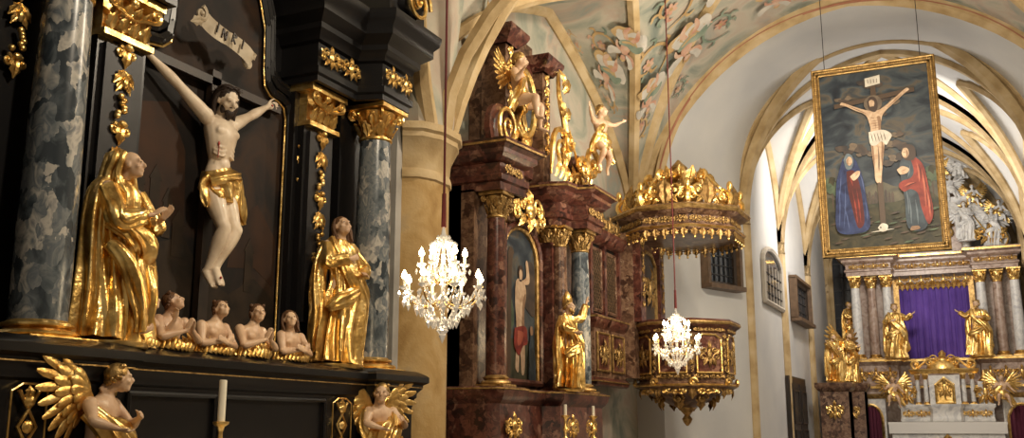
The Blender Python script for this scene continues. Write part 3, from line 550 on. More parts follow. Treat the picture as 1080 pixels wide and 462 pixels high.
# ================================================================ LEFT ALTAR (crucifixion)
AY=7.12
A=empty('crucifixion_altar'); T=frame(-6.05,AY)
mb=MB(T)
BK='black_lacquer'
P=[(-3.3,.7),(-3.3,-.02),(-2.75,-.02),(-2.75,-.32),(-1.65,-.32),(-1.65,-.22),(1.75,-.22),(1.75,-.32),(2.6,-.32),(2.6,.7)]
mb.sweep(P,[(.03,0),(.03,.3),(-.02,.34),(-.02,1.9),(.0,2.0)],BK)
mb.sweep(P,[(0,2.0),(.02,2.02),(.02,2.06),(.07,2.12),(.07,2.15),(.12,2.18),(.12,2.24),(.08,2.27),(.02,2.3),(-.6,2.3)],BK)
mb.sweep(P,[(.072,2.12),(.078,2.12),(.078,2.13),(.072,2.13)],'gold_dull')
def strap(x,z0,z1,w,y):
    mb.moulding([(x-w/2,z0),(x+w/2,z0),(x+w/2,z1-.05),(x+w*.2,z1),(x-w*.2,z1),(x-w/2,z1-.05)],.008,'gold',y,True)
    zc=(z0+z1)/2; h=(z1-z0)
    for q in(-1,1):
        mb.tube([(x-w*.3,y,zc+q*h*.42),(x+w*.25,y,zc),(x-w*.3,y,zc-q*h*.42)],.013,.013,6,'gold',sub=1)
        mb.tube([(x+q*w*.28,y,zc+h*.42),(x-q*w*.25,y,zc),(x+q*w*.28,y,zc-h*.42)],.013,.013,6,'gold',sub=1)
    for dz in(-.3,0,.3): mb.ell((x,y-.01,zc+dz*h),(w*.16,.02,h*.08),'gold',8,6)
    for q in(-1,1): mb.leaf((x,zc+q*h*.3),(x,zc+q*h*.48),w*.15,y,'gold')
strap(-2.42,1.42,1.98,.28,-.345)
strap(1.32,1.45,1.98,.32,-.245)
for x0,x1 in((-1.45,-.5),(-.4,1.05)):
    mb.moulding([(x0,1.2),(x1,1.2),(x1,1.95),(x0,1.95)],.02,BK,-.225,True)
mb.box(-3.0,2.65,.5,.74,2.3,6.2,BK)
mb.box(-3.4,-2.95,.15,.74,2.3,6.8,BK)
half=[(1.08,2.42),(1.08,4.95),(1.04,5.06),(.94,5.10),(.80,5.12),(.70,5.2),(.68,5.34),(.66,5.8),(.55,6.1),(.3,6.35),(0,6.45)]
outl=half+[(-x,z) for x,z in half[-2::-1]]
mb.plate(outl,.44,.06,'dark_canvas')
mb.plate([(-1.05,2.45),(1.05,2.45),(1.05,2.95),(.7,3.15),(.35,2.95),(0,3.05),(-.3,3.4),(-.6,3.3),(-1.05,3.55)],.436,.003,'canvas_hill')
mb.plate([(x,z) for x,z in [(-1.0,3.6),(-.6,3.45),(-.3,3.5),(-.35,4.2),(-.6,4.6),(-.95,4.5)]],.438,.002,'canvas_glow')
mb.plate([(x,z) for x,z in [(.3,3.2),(.7,3.25),(1.0,3.1),(1.0,3.6),(.7,3.9),(.4,3.7)]],.438,.002,'canvas_glow')
for bx,bz,bw,bh in((-.75,3.35,.12,.5),(-.58,3.35,.1,.32),(-.9,3.4,.08,.38),(-.45,3.2,.14,.3),(.55,3.0,.12,.4)): mb.box(bx,bx+bw,.432,.436,bz,bz+bh,'canvas_hill'); mb.plate([(bx-.02,bz+bh),(bx+bw+.02,bz+bh),(bx+bw/2,bz+bh+.14)],.432,.004,'canvas_hill')
for k,(r,o,mt) in enumerate(((.05,0,BK),(.022,-.055,'gold'),(.045,.09,BK),(.03,.15,BK))):
    sc=lambda p:(p[0]*(1+o/1.08),p[1]+(o if p[1]>4 else -o*.5))
    mb.moulding([sc(p) for p in outl],r if mt==BK else .011,mt,.40,True)
for sx in(-1,1):
    px=sx*1.38
    mb.box(px-.26,px+.26,.22,.6,2.3,4.85,BK); mb.box(px-.2,px+.2,.18,.25,2.75,4.78,'black_panel')
    mb.box(px-.3,px+.3,.12,.6,2.3,2.55,BK)
    pendant(mb,px,3.4,4.82,.22,.17,seed=3)
    mb.box(px-.27,px+.27,.14,.6,4.83,4.88,'gold')
    mb.box(px-.25,px+.25,.2,.6,4.88,5.2,'gold')
    for q in(-.18,-.06,.06,.18):
        mb.leaf((px+q,4.88),(px+q,5.04),.06,.17,'gold',.1,curl=.06); mb.leaf((px+q*.9,5.0),(px+q*.9,5.15),.06,.15,'gold',.1,curl=.07)
    for q in(-1,1): mb.scroll((px+q*.23,5.14),.055,'gold',1.5,-pi/2,q,.022,.1,tail=(px,5.02))
    mb.ell((px,.12,5.18),(.05,.04,.05),'gold'); mb.box(px-.32,px+.32,.08,.6,5.2,5.27,'gold')
    ix=sx*1.12; mb.box(ix-.07,ix+.07,.3,.6,2.3,5.2,BK); pendant(mb,sx*1.16,4.15,4.65,.12,.28,seed=1)
    cx=sx*2.16 if sx>0 else -2.13
    mb.box(cx-(.34 if sx>0 else .7),cx+.32,.25,.7,2.3,5.25,BK)
    column(mb,cx,0,2.28,5.27,.2,'grey_marble',.4,'gold',.12)
    x0,x1=(1.02,2.6) if sx>0 else (-2.6,-1.02)
    if sx>0: pp=[(x0,.55),(x0,-.0),(1.75,-.0),(1.85,-.28),(2.42,-.28),(2.42,.7)]
    else: pp=[(-2.48,.7),(-2.48,-.28),(-1.85,-.28),(-1.75,-.0),(x1,-.0),(x1,.55)]
    mb.sweep(pp,[(-.05,5.27),(.0,5.27),(.0,5.33),(.03,5.35),(.03,5.42),(-.02,5.44),(-.02,5.7),(.02,5.72),(.04,5.78),(.09,5.82),(.09,5.88),(.15,5.93),(.20,5.97),(.20,6.06),(.25,6.12),(.27,6.2),(.27,6.24),(-.6,6.24)],BK)
    acanthus_row(mb,(1.03 if sx>0 else -1.77),(1.77 if sx>0 else -1.03),5.57,.27,-.03,'gold',2)
    acanthus_row(mb,(1.86 if sx>0 else -2.48),(2.42 if sx>0 else -1.86),5.57,.27,-.31,'gold',2)
    mb.loft([(cx+.25*cos(a)*(1-a/14),-.35,6.5+.25*sin(a)*(1-a/14),.06,.16) for a in [i*.5 for i in range(22)]],ref=(1,0,0),n=8,mat=BK,sub=1)
    mb.scroll((cx-.05,6.46),.25,'gold',1.9,0,1,.03,-.57); mb.ell((cx-.05,-.52,6.46),(.07,.06,.07),'gold')
    mb.box(cx-.4,cx+.36,-.4,.6,6.24,6.8,BK)
mb.box(-3.3,-2.75,-.05,.5,2.3,7,BK); pendant(mb,-2.38,4.15,5.0,.2,.20,seed=5)
mb.box(-2.48,-1.65,.3,.5,2.3,5.3,BK)
mb.obj('retable',A)
mb=MB(T); mb.box(-.17,-.05,.33,.4,2.62,5.04,'wood_dark'); mb.box(-1.06,.86,.33,.4,4.89,4.97,'wood_dark')
mb.obj('cross_of_crucifix')
mb=MB(T@Matrix.Translation((-.18,.2,5.32))@Matrix.Rotation(math.radians(14),4,'Y'))
n=30; vs=[];fs=[]
for i in range(n+1):
    u=i/n*2-1; y=.04*sin(u*5)-.03; z=.045*sin(u*4.2); h=.075*(1+.25*abs(u))
    vs+= [(u*.33,y,z+h),(u*.33,y,z-h)]
for i in range(n): fs.append((2*i,2*i+1,2*i+3,2*i+2))
mb.add(vs,fs,'parchment')
def L(ch,x):
    S={'I':[((0,-.05),(0,.05))],'N':[((-.027,-.05),(-.027,.05)),((-.027,.05),(.027,-.05)),((.027,-.05),(.027,.05))],'R':[((-.022,-.05),(-.022,.05)),((-.022,.05),(.027,.03)),((.027,.03),(-.022,0)),((-.022,0),(.027,-.05))]}[ch]
    for a,b in S: mb.tube([(x+a[0],-.075,a[1]+.03*sin(x/.33*4.2)),(x+b[0],-.075,b[1]+.03*sin(x/.33*4.2))],.010,.010,5,'wood_dark',sub=1)
for ch,x in zip('INRI',(-.19,-.09,.04,.16)): L(ch,x)
for q in(-1,1): mb.scroll((q*.36,q*-.04),.075,'parchment',1.2,pi/2,q,.022,0); mb.leaf((q*.31,0),(q*.45,.11*q),.05,0,'parchment',.2)
mb.obj('inri_scroll')
TC=frame(-6.32,7.01)
c=Fig(TC,1.85,'flesh_pale','gold','hair_dark'); k=1.85
c.torso([(.03,0,3.84,.13,.10),(.03,0,3.94,.155,.115),(.02,-.0,4.04,.138,.10),(.01,-.02,4.14,.118,.083),(0,-.03,4.24,.142,.108),(0,-.03,4.36,.172,.128),(0,-.01,4.46,.182,.118),(0,.0,4.53,.15,.09),(0,-.01,4.58,.07,.065),(0,-.04,4.64,.056,.058)])
for q in(-1,1):
    c.F.ell((q*.075,-.115,4.40),(.08,.035,.050),'flesh_pale')
    for j in range(4): c.F.loft([(q*.03,-.132,4.30-j*.042,.011,.011),(q*.09,-.116,4.28-j*.042,.013,.013),(q*.135,-.065,4.295-j*.036,.009,.009)],n=6,mat='flesh_pale',sub=3)
c.F.ell((0.02,-.085,4.10),(.065,.03,.06),'flesh_pale')
c.arm((-.18,0,4.53),(-.55,.03,4.74),(-.87,.06,4.90),(-.8,.2,.45),(0,-1,0),1,.5,1.05)
c.arm((.17,0,4.53),(.47,.03,4.72),(.76,.06,4.91),(.8,.2,.3),(0,-1,0),-1,.5,1.05)
c.leg((-.07,0,3.88),(-.04,-.17,3.47),(-.05,-.0,3.08),(-.06,-.12,2.93),1.0)
c.leg((.10,0,3.88),(.12,-.16,3.48),(-.0,-.06,3.11),(-.03,-.17,2.95),1.0)
for q,x in((-1,-.04),(1,.12)): c.F.ell((x,-.215,3.48),(.035,.02,.04),'flesh_pale')
c.head((-.02,-.10,4.715),(-.25,-1,-.42),(-.12,0,1),hair='long',beard=True,neck=(0,-.01,4.58),hs=1.04)
rnd=random.Random(4)
for j in range(3):
    c.G.loft([(-.02+.108*cos(a),-.085+.115*sin(a),4.78+.02*sin(a*3+j*2)+.012*j-.02*sin(a),.012,.012) for a in [i*2*pi/16 for i in range(17)]],n=6,mat='hair_dark',sub=1)
for i in range(30):
    a=i*.8; c.G.tube([(-.02+.11*cos(a),-.085+.115*sin(a),4.79),(-.02+.155*cos(a+.2),-.085+.16*sin(a+.2),4.80+rnd.uniform(-.03,.05))],.005,.001,4,'hair_dark',sub=1)
c.robe([(.0,0,4.06,.15,.115),(.02,0,4.0,.172,.135),(.03,-.01,3.92,.185,.15),(.03,-.02,3.82,.18,.155),(.02,-.04,3.72,.165,.14)],folds=7,amp=.26,twist=6,seed=2,ref=(1,0,0))
c.robe([(-.16,-.08,3.9,.05,.04),(-.05,-.16,3.95,.055,.05),(.08,-.15,4.0,.05,.05),(.19,-.06,4.02,.05,.05),(.25,-.04,3.94,.06,.04),(.29,-.03,3.80,.085,.04),(.35,-.02,3.68,.07,.03),(.40,-.02,3.60,.02,.02)],folds=5,amp=.6,twist=6,seed=5,n=56,sub=6,ref=(0,0,1))
c.robe([(-.17,-.06,3.95,.04,.04),(-.2,-.04,3.86,.055,.035),(-.18,-.06,3.74,.05,.03),(-.16,-.06,3.66,.02,.02)],folds=4,amp=.4,twist=4,seed=8,n=32,sub=5)
for p in((-.89,.02,4.9),(.78,.02,4.92),(-.045,-.17,3.02)): c.G.ell(p,(.012,.012,.012),'blood',8,6)
c.G.ell((-.115,-.115,4.27),(.012,.008,.022),'blood',8,6)
for t in range(4): c.G.ell((-.115,-.118+.002*t,4.235-.03*t),(.004,.004,.018),'blood',6,5)
c.done('crucified_christ_statue',.0058,3)
def mary():
    T=frame(-5.98,5.56,2.33,90+6,1.47)@Matrix.Diagonal((.88,1,1,1)); f=Fig(T,1.0,'flesh','gold')
    f.std_torso()
    f.robe([(0,.0,.86,.05,.05),(0,0,.82,.10,.07),(.0,-.01,.75,.125,.09),(-.01,0,.66,.13,.10),(-.02,0,.56,.13,.105),(-.01,-.01,.44,.145,.12),(0,-.01,.28,.155,.13),(.0,-.02,.12,.175,.145),(-.01,-.02,0,.19,.155)],folds=12,amp=.40,twist=3,seed=1,n=128,sub=8)
    f.robe([(-.01,.03,1.02,.02,.02),(-.01,.025,1.0,.055,.06),(-.015,.022,.955,.074,.068),(-.02,.035,.90,.078,.060),(-.02,.04,.85,.088,.065),(-.03,.04,.78,.13,.085),(-.055,.04,.64,.14,.09),(-.06,.04,.46,.14,.095),(-.06,.03,.3,.145,.10),(-.07,.02,.14,.15,.105),(-.07,.02,.02,.16,.11)],folds=9,amp=.34,twist=3,seed=11,n=128,sub=8)
    for q in(-1,1): f.robe([(q*.035,-.045,.995,.02,.015),(q*.060,-.045,.955,.02,.02),(q*.066,-.035,.89,.02,.02),(q*.055,-.045,.83,.03,.025),(q*.03,-.08,.77,.03,.02)],folds=3,amp=.3,twist=3,seed=q+3,n=24,sub=4)
    f.arm((-.12,-.02,.79),(-.13,-.12,.63),(.05,-.20,.665),(.7,-.5,.75),(1,0,-.4),1,.25); f.arm((.12,-.02,.79),(.18,-.10,.64),(.14,-.20,.66),(.3,-.5,.8),(-1,0,0),-1,.25)
    for sh,el,wr in (((-.12,-.02,.79),(-.14,-.12,.62),(.02,-.19,.655)),((.12,-.02,.79),(.19,-.09,.63),(.14,-.18,.645))):
        f.robe([(*sh,.055,.055),(*[(a+b)/2 for a,b in zip(sh,el)],.06,.055),(*el,.065,.06),(*[(a*.4+b*.6) for a,b in zip(el,wr)],.055,.055),(*[a*.15+b*.85 for a,b in zip(el,wr)],.045,.045)],folds=5,amp=.35,twist=5,seed=7,n=40,ref=(0,1,0),sub=5)
    f.robe([(-.13,-.05,.62,.05,.04),(-.04,-.13,.56,.065,.045),(.08,-.14,.50,.075,.05),(.15,-.08,.42,.07,.055),(.15,-.1,.26,.06,.05),(.14,-.1,.1,.05,.04)],folds=6,amp=.55,twist=6,seed=4,n=60,sub=7)
    f.robe([(-.12,-.06,.5,.04,.04),(-.06,-.14,.38,.05,.045),(.03,-.16,.2,.05,.04),(.05,-.16,.05,.04,.03)],folds=5,amp=.5,twist=4,seed=6,n=44,sub=7)
    f.G.ell((.06,-.10,.33),(.06,.06,.15),'gold',14,10)
    f.head((.010,-.062,.935),(.35,-1,.22),(0,0,1),hair=None,neck=(0,0,.85),hs=1.1)
    f.G.lathe([(.2,0),(.21,.01),(.21,.03),(.18,.035)],(0,-.01,-.035),20,'gold')
    f.done('mourning_mary_statue',.006)
mary()
robed_saint('saint_john_statue',frame(-5.98,8.56,2.33,90-10,1.53),seed=2,look=(-.25,-1,.45),arms='chest',hair='long',wide=1.08,sway=.035,vox=.0065,hm='hair_brown')
def soul(Yp,seed,look,pose,mirror=1,hair='short',H=1.22):
    zc=.60; f=Fig(frame(-5.93,Yp,2.31-zc*H,90,H),1.0,'flesh','gold','hair_brown'); m=mirror; dx=.05*m; lean=.05
    A_=[(.60,.075,.055),(.64,.078,.056),(.70,.094,.064),(.765,.110,.068),(.805,.10,.054),(.83,.055,.042),(.86,.032,.034),(.90,.03,.032)]
    f.torso([((dx*(a[0]-.6)*2),-lean*(a[0]-.6)*2,a[0],a[1],a[2]) for a in A_])
    for sg in(-1,1): f.F.ell((dx*.3+sg*.042,-.06,.745),(.045,.022,.032),f.flesh)
    if pose=='pray':
        f.arm((-.12,-.02,.785),(-.17,-.11,.67),(-.02,-.18,.72),(.15,-.3,1),(1,0,0),1,.1,1.05); f.arm((.12,-.02,.785),(.17,-.11,.67),(.03,-.18,.72),(-.15,-.3,1),(-1,0,0),-1,.1,1.05)
    elif pose=='cross':
        f.arm((-.12,-.02,.785),(-.17,-.08,.66),(.02,-.15,.69),(1,0,.5),(0,1,0),1,.3,1.05); f.arm((.12,-.02,.785),(.17,-.08,.66),(-.02,-.17,.67),(-1,0,.5),(0,1,0),-1,.3,1.05)
    else:
        f.arm((-.12,-.02,.785),(-.18,-.08,.67),(-.06,-.16,.69),(.8,-.3,.6),(0,1,0),1,.4,1.05); f.arm((.12,-.02,.785),(.2,-.10,.70),(.20,-.17,.80),(.0,-.2,1),(-1,-.3,0),-1,.4,1.05)
    f.head((look[0]*.03+.045*m,-.055,.915),look,(look[0]*.2,0,1),hair=hair,neck=(.03*m,-.02,.85),hs=1.0)
    rn=random.Random(seed)
    f.robe([(0,.02,.60,.15,.11),(0,.01,.63,.15,.11),(0,.01,.66,.12,.09),(0,.01,.68,.08,.06)],folds=9,amp=.3,twist=3,seed=seed,n=60)
    for i in range(15):
        a=pi+pi*i/14; x=cos(a)*.16;y=sin(a)*.11; h=rn.uniform(.06,.12)
        f.G.loft([(x,y,.60,.028,.025),(x*1.08+.02,y*1.1,.60+h*.4,.026,.02),(x*.95+rn.uniform(-.03,.03),y,.6+h*.75,.015,.012),(x+rn.uniform(-.03,.03),y*.9,.6+h,.003,.003)],n=8,mat='gold',sub=3)
    f.done('purgatory_soul_statue',.0068)
for a in ((5.78,1,(.7,-1,.5),'raise',1,'long',1.12),(6.14,2,(.6,-1,.7),'pray',-1,'short',1.2),(6.63,3,(-.3,-1,.6),'cross',1,'short',1.2),(7.12,4,(-.6,-1,.3),'pray',1,'short',1.24),(7.70,5,(-.7,-1,.3),'cross',-1,'long',1.22)): soul(*a)
def bracket_angel(Yp,m,z=2.16):
    H=1.32; f=Fig(frame(-5.72,Yp,z-1.02*H,90+18*m,H),1.0,'flesh','gold','gold_dull'); f.std_torso(dx=.04*m,lean=.05,fat=1.12)
    f.arm((-.12,-.03,.785),(-.2,-.1,.70),(-.12,-.2,.66),None,(0,0,1),1,.6,1.1); f.arm((.12,-.03,.785),(.17,-.12,.68),(.09,-.2,.72),None,(-1,0,0),-1,.6,1.1)
    f.leg((-.05,-.02,.5),(-.08,-.18,.36),(-.06,-.02,.2),(-.07,-.1,.12),1.1); f.leg((.06,-.02,.5),(.1,-.14,.3),(.1,.0,.12),(.1,-.06,.05),1.1)
    f.head((.05*m,-.09,.93),(.9*m,-1,.1),(0,0,1),hair='short',neck=(0,-.02,.85),hs=1.1)
    f.robe([(-.12*m,-.02,.76,.05,.05),(-.06*m,-.1,.67,.08,.06),(.04*m,-.12,.58,.13,.09),(0,-.1,.48,.15,.11),(-.05*m,-.07,.34,.13,.1),(-.09*m,-.05,.2,.10,.08),(-.12*m,-.04,.08,.05,.05)],folds=8,amp=.4,twist=4,seed=3,n=80)
    f.robe([(.13*m,.0,.80,.04,.04),(.15*m,-.02,.68,.05,.04),(.12*m,-.05,.56,.06,.05),(.16*m,-.02,.4,.05,.04)],folds=5,amp=.4,twist=5,seed=6,n=40)
    for q in(-1,1): wing(f.G,(q*.06,.02,.84),q,'gold',L=.38,lift=.30,y=.0)
    f.done('gilded_angel_bracket',.0065)
bracket_angel(5.28,1); bracket_angel(8.98,-1)
def candle(X,Y,z0,z1,r=.028):
    e=empty('altar_candle'); mb=MB(); mb.lathe([(r,0),(r,z1-z0),(r*.7,z1-z0+.004)],(X,Y,z0),16,'wax'); mb.tube([(X,Y,z1),(X,Y,z1+.03)],.003,.002,5,'eye_dark',sub=1); mb.obj('candle',e)
    mb=MB(); mb.lathe([(.09,0),(.09,.03),(.05,.06),(.02,.1),(.02,.16),(.045,.2),(.02,.25),(.018,.3),(.03,.34),(.06,.36),(.065,.38),(.03,.385)],(X,Y,z0-.385),16,'gold'); mb.obj('candlestick',e)
mbm=MB(T); mbm.box(-1.5,1.5,-1.15,-.36,0,1.30,'black_panel'); mbm.box(-1.6,1.55,-1.2,-.36,1.30,1.36,'white_cloth'); mbm.obj('altar_table')
candle(-5.43+.0,6.25,1.745,2.06,.03)
# ================================================================ SECOND ALTAR
B=empty('side_altar'); T=frame(-6.0,13.7); mb=MB(T); R_='red_marble'; BR='brown_marble'
P=[(-1.95,.78),(-1.95,-.05),(-1.85,-.3),(-1.2,-.3),(-1.1,-.1),(.0,-.1),(.1,-.35),(1.9,-.35),(2.0,0),(2.0,.78)]
mb.sweep(P,[(.04,0),(.04,.4),(0,.45),(0,2.0)],R_)
mb.sweep(P,[(0,2.0),(.05,2.05),(.08,2.1),(.1,2.18),(.06,2.22),(-.5,2.22)],R_)
mb.sweep(P,[(.1,2.18),(.11,2.185),(.11,2.2),(.1,2.205)],'gold_dull')
for x in(-1.5,.6,1.4): cartouche(mb,x,1.7,.5,.4,-.34,'gold')
mb.box(-1.85,2.0,.3,.78,2.2,5.0,BR)
pp=[(-.62,2.35),(.62,2.35),(.62,4.2)]+[(.62*cos(a),4.2+.5*sin(a)) for a in [pi*i/12 for i in range(1,12)]]+[(-.62,4.2)]
mb.plate(pp,.27,.03,'pg_sky'); mb.moulding(pp,.04,'gold_dull',.25,True); mb.moulding([(x*1.12,z+.06*(z>4)) for x,z in pp],.05,R_,.22,True)
sm=lambda pts,m=4:[(p[0],p[1]) for p in cat([*pts,pts[0]],m)][:-1]
ly=[.268]
def pt2(pts,mat): ly[0]-=.0018; mb.plate(sm(pts),ly[0],.0015,mat)
pt2([(-.6,2.38),(.6,2.38),(.6,2.9),(.1,3.0),(-.6,2.9)],'pg_hill'); pt2([(-.58,3.0),(-.2,3.2),(-.3,3.6),(-.58,3.7)],'pg_green'); pt2([(.2,3.5),(.58,3.4),(.58,4.1),(.3,4.2)],'pg_cloud')
pt2([(-.45,2.4),(-.33,2.4),(-.28,4.0),(-.2,4.3),(-.4,4.3),(-.42,3.6)],'pg_wood')
pt2([(-.16,2.55),(-.04,2.52),(.0,3.0),(.06,2.5),(.18,2.55),(.18,3.1),(.16,3.4),(.24,3.72),(.16,3.88),(.0,3.92),(-.14,3.84),(-.16,3.5),(-.12,3.2)],'pg_skin')
pt2([(.06,3.0),(.17,3.1),(.16,3.4),(.22,3.7),(.12,3.6),(.08,3.3)],'pg_skin_d')
pt2([(.16,3.84),(.36,3.9),(.3,4.2),(.22,4.2),(.24,3.98),(.12,3.9)],'pg_skin'); pt2([(-.02,3.88),(-.06,4.02),(.0,4.12),(.1,4.1),(.12,3.98),(.06,3.88)],'pg_hair'); pt2([(-.01,3.9),(-.03,4.0),(.02,4.06),(.08,4.02),(.07,3.92)],'pg_skin')
pt2([(-.2,3.15),(.2,3.2),(.26,2.95),(.1,2.9),(-.05,2.75),(-.22,2.9)],'pg_red'); pt2([(-.1,3.12),(.12,3.1),(.05,2.95),(-.1,2.9)],'pg_red_l')
pt2([(.3,2.4),(.56,2.4),(.52,2.9),(.42,3.1),(.32,2.9)],'pg_slate'); pt2([(.38,3.08),(.46,3.1),(.46,3.2),(.38,3.22),(.35,3.14)],'pg_skin_d')
for x,y,r_ in((-1.6,-.12,.14),(1.5,-.15,.16)): column(mb,x,y,2.22,4.87,r_,R_ if x<0 else 'grey_marble',.36,'gold_dull',.12); mb.box(x-.25,x+.3,.1,.5,2.2,4.9,BR)
for x in(-1.05,.95): 
    mb.box(x-.16,x+.16,.05,.4,2.22,4.6,R_); capital(mb,x,.16,4.55,4.87,.14,'gold_dull'); pendant(mb,x,3.6,4.5,.14,.04,'gold_dull',7)
column(mb,.98,.0,2.22,4.87,.13,BR,.34,'gold_dull',.1)
E=[(-.05,4.87),(0,4.87),(0,4.98),(.04,5.0),(.04,5.08),(-.01,5.1),(-.01,5.25),(.05,5.28),(.08,5.32),(.13,5.36),(.13,5.42),(.19,5.46),(.21,5.54),(-.5,5.54)]
for P in ([(-1.85,.75),(-1.85,-.3),(-1.2,-.38),(-1.15,.0),(-.8,.1),(-.8,.5)],[(.75,.5),(.75,.05),(.8,-.1),(1.15,-.15),(1.2,-.4),(1.9,-.4),(1.9,.75)]):
    mb.sweep(P,E,R_); mb.sweep(P,[(.212,5.47),(.22,5.47),(.22,5.50),(.212,5.50)],'gold_dull')
acanthus_row(mb,-1.82,-1.25,5.17,.16,-.36,'gold_dull',2); acanthus_row(mb,1.25,1.85,5.17,.16,-.42,'gold_dull',2)
cartouche(mb,0,4.95,1.2,.7,.1,'gold')
mb.box(-.72,.72,.35,.78,5.3,7.9,BR); mb.box(-.6,.6,.28,.5,5.6,7.5,R_)
for x in(-.7,.72):
    mb.box(x-.15,x+.15,.1,.5,5.54,7.4,BR); pendant(mb,x,6.0,7.4,.2,.09,'gold',9)
    mb.sweep([(x-.2,.4),(x-.2,.05),(x+.2,.05),(x+.2,.4)],[(0,7.4),(.03,7.45),(.1,7.52),(.14,7.6),(.14,7.65),(-.2,7.65)],R_)
cartouche(mb,0,6.6,1.1,1.5,.25,'gold')
pp=[(.4*cos(a),6.7+.55*sin(a)) for a in [2*pi*i/24 for i in range(24)]]; mb.plate(pp,.2,.05,'pg_sky'); mb.moulding(pp,.06,'gold',.18,True)
for sg,cx in((-1,-1.5),(1,1.5)):
    mb.scroll((cx,5.85),.28,R_,1.8,-pi/2,sg,.09,-.1,tail=(cx-sg*.6,6.4),proj=1.6); mb.scroll((cx,5.85),.3,'gold',1.9,-pi/2,sg,.035,-.25,tail=(cx-sg*.65,6.45))
    mb.scroll((cx-sg*.55,6.3),.16,'gold',1.4,0,-sg,.05,-.2)
mb.scroll((.75,6.1),.35,'gold',1.7,pi,-1,.05,-.15,tail=(.3,5.6)); mb.scroll((1.75,6.05),.30,'gold',1.5,0,1,.06,-.3,tail=(.9,5.7)); mb.scroll((1.2,5.85),.2,'gold',1.4,pi,-1,.05,-.35)
for i in range(6): mb.leaf((.5+i*.2,5.6),(.55+i*.22,6.0+.15*sin(i*2)),.09,-.15,'gold',.3)
mb.tube([(.95,-.1,5.9),(1.05,-.1,6.5),(.9,-.05,7.1),(1.0,0,7.7)],.07,.03,8,'gold'); 
for z in(6.3,6.8,7.3): mb.leaf((1.0,z-.15),(1.2,z+.15),.09,-.1,'gold',.3); mb.leaf((1.0,z-.1),(.8,z+.2),.09,-.1,'gold',.3)
mb.obj('retable',B)
robed_saint('bishop_statue',frame(-5.62,14.05,2.26,82,1.32),seed=6,look=(.2,-1,.1),arms='raise',beard=True,flesh='flesh',hair='short',hm='gold_dull',mitre=True,vox=.009)
putto('gilded_putto',frame(-5.75,12.55,5.62,95,1.4),1,(.3,-1,0),'sit',2,cloth='gold')
putto('gilded_putto',frame(-5.5,15.35,5.78,66,1.25),2,(.5,-1,.1),'fly',False,cloth='gold')
for dy,z in((13.0,1.86),(14.1,1.86)): candle(-5.25,dy,z,z+.14,.022)
mb=MB(frame(-5.9,13.6)); mb.box(-1.5,1.5,-.95,-.47,0,1.42,R_); mb.box(-1.55,1.55,-1.0,-.47,1.42,1.475,'white_cloth'); mb.obj('altar_table')
# ================================================================ PULPIT
Pt=empty('pulpit'); PX,PY=-5.15,18.95; mb=MB(frame(PX,PY)); BM='brown_marble'
r8=pi/8
def oct_l(prof,mat): mb.lathe([(r/cos(r8),z) for r,z in prof],(0,0,0),8,mat,rot=r8)
oct_l([(.15,2.05),(.3,2.12),(.45,2.2),(.62,2.28),(.78,2.36),(.84,2.4),(.9,2.43),(.9,2.5),(.84,2.54)],BM)
oct_l([(.82,2.5),(.84,2.8),(.86,3.45)],BM)
oct_l([(.86,3.42),(.9,3.46),(.93,3.52),(.99,3.56),(1.0,3.64),(.97,3.67),(.6,3.67)],R_)
oct_l([(.905,2.44),(.925,2.46),(.905,2.48)],'gold'); oct_l([(1.0,3.57),(1.015,3.6),(1.0,3.63)],'gold_dull')
for i in range(8):
    a=i*pi/4; mb.T=frame(PX,PY)@Matrix.Rotation(a,4,'Z')
    mb.plate([(-.26,2.68),(.26,2.68),(.26,3.3),(.14,3.38),(-.14,3.38),(-.26,3.3)],-.885,.03,R_)
    mb.moulding([(-.26,2.68),(.26,2.68),(.26,3.3),(.14,3.38),(-.14,3.38),(-.26,3.3)],.02,'gold',-.89,True)
    cartouche(mb,0,3.02,.42,.5,-.9,'gold_dull'); cartouche(mb,0,2.36,.5,.16,-.82,'gold')
    acanthus_row(mb,-.34,.34,2.62,.1,-.87,'gold_dull',2); acanthus_row(mb,-.34,.34,3.47,.08,-.92,'gold_dull',3)
    mb.scroll((0,2.22),.1,'gold_dull',1.3,0,1,.03,-.6); mb.leaf((0,2.3),(0,2.0),.1,-.5,'gold_dull',.3)
    mb.T=frame(PX,PY)@Matrix.Rotation(a+r8,4,'Z')
    pendant(mb,0,2.65,3.4,.12,-.93,'gold_dull',i); mb.scroll((0,2.5),.08,'gold',1.2,0,1,.03,-.97); mb.leaf((0,2.45),(0,2.2),.08,-.85,'gold_dull',.3)
mb.T=frame(PX,PY)
mb.lathe([(.02,1.72),(.07,1.78),(.1,1.85),(.05,1.92),(.12,2.0),(.2,2.08)],(0,0,0),16,'gold_dull')
yw=1.63
mb.box(-.8,.8,.75,yw,2.6,5.4,BM); mb.box(-.45,.45,.70,.8,3.6,5.1,'wood_dark'); mb.moulding([(-.45,3.7),(.45,3.7),(.45,4.9),(.2,5.1),(-.2,5.1),(-.45,4.9)],.04,'gold_dull',.69,True)
for x in(-.65,.65): mb.box(x-.14,x+.14,.6,.9,3.66,5.3,R_); pendant(mb,x,4.0,5.2,.16,.59,'gold_dull',4); capital(mb,x,.7,5.1,5.35,.11,'gold')
cartouche(mb,0,4.4,.6,.9,.66,'gold_dull')
gx0,gx1=-2.45,-.75; gy=.95
mb.box(gx0,gx1,gy,yw,2.45,3.66,BM); mb.box(gx0,gx1,gy+.15,yw,3.66,5.05,'lattice_gap')
Pg=[(gx0,yw),(gx0,gy),(gx1,gy)]
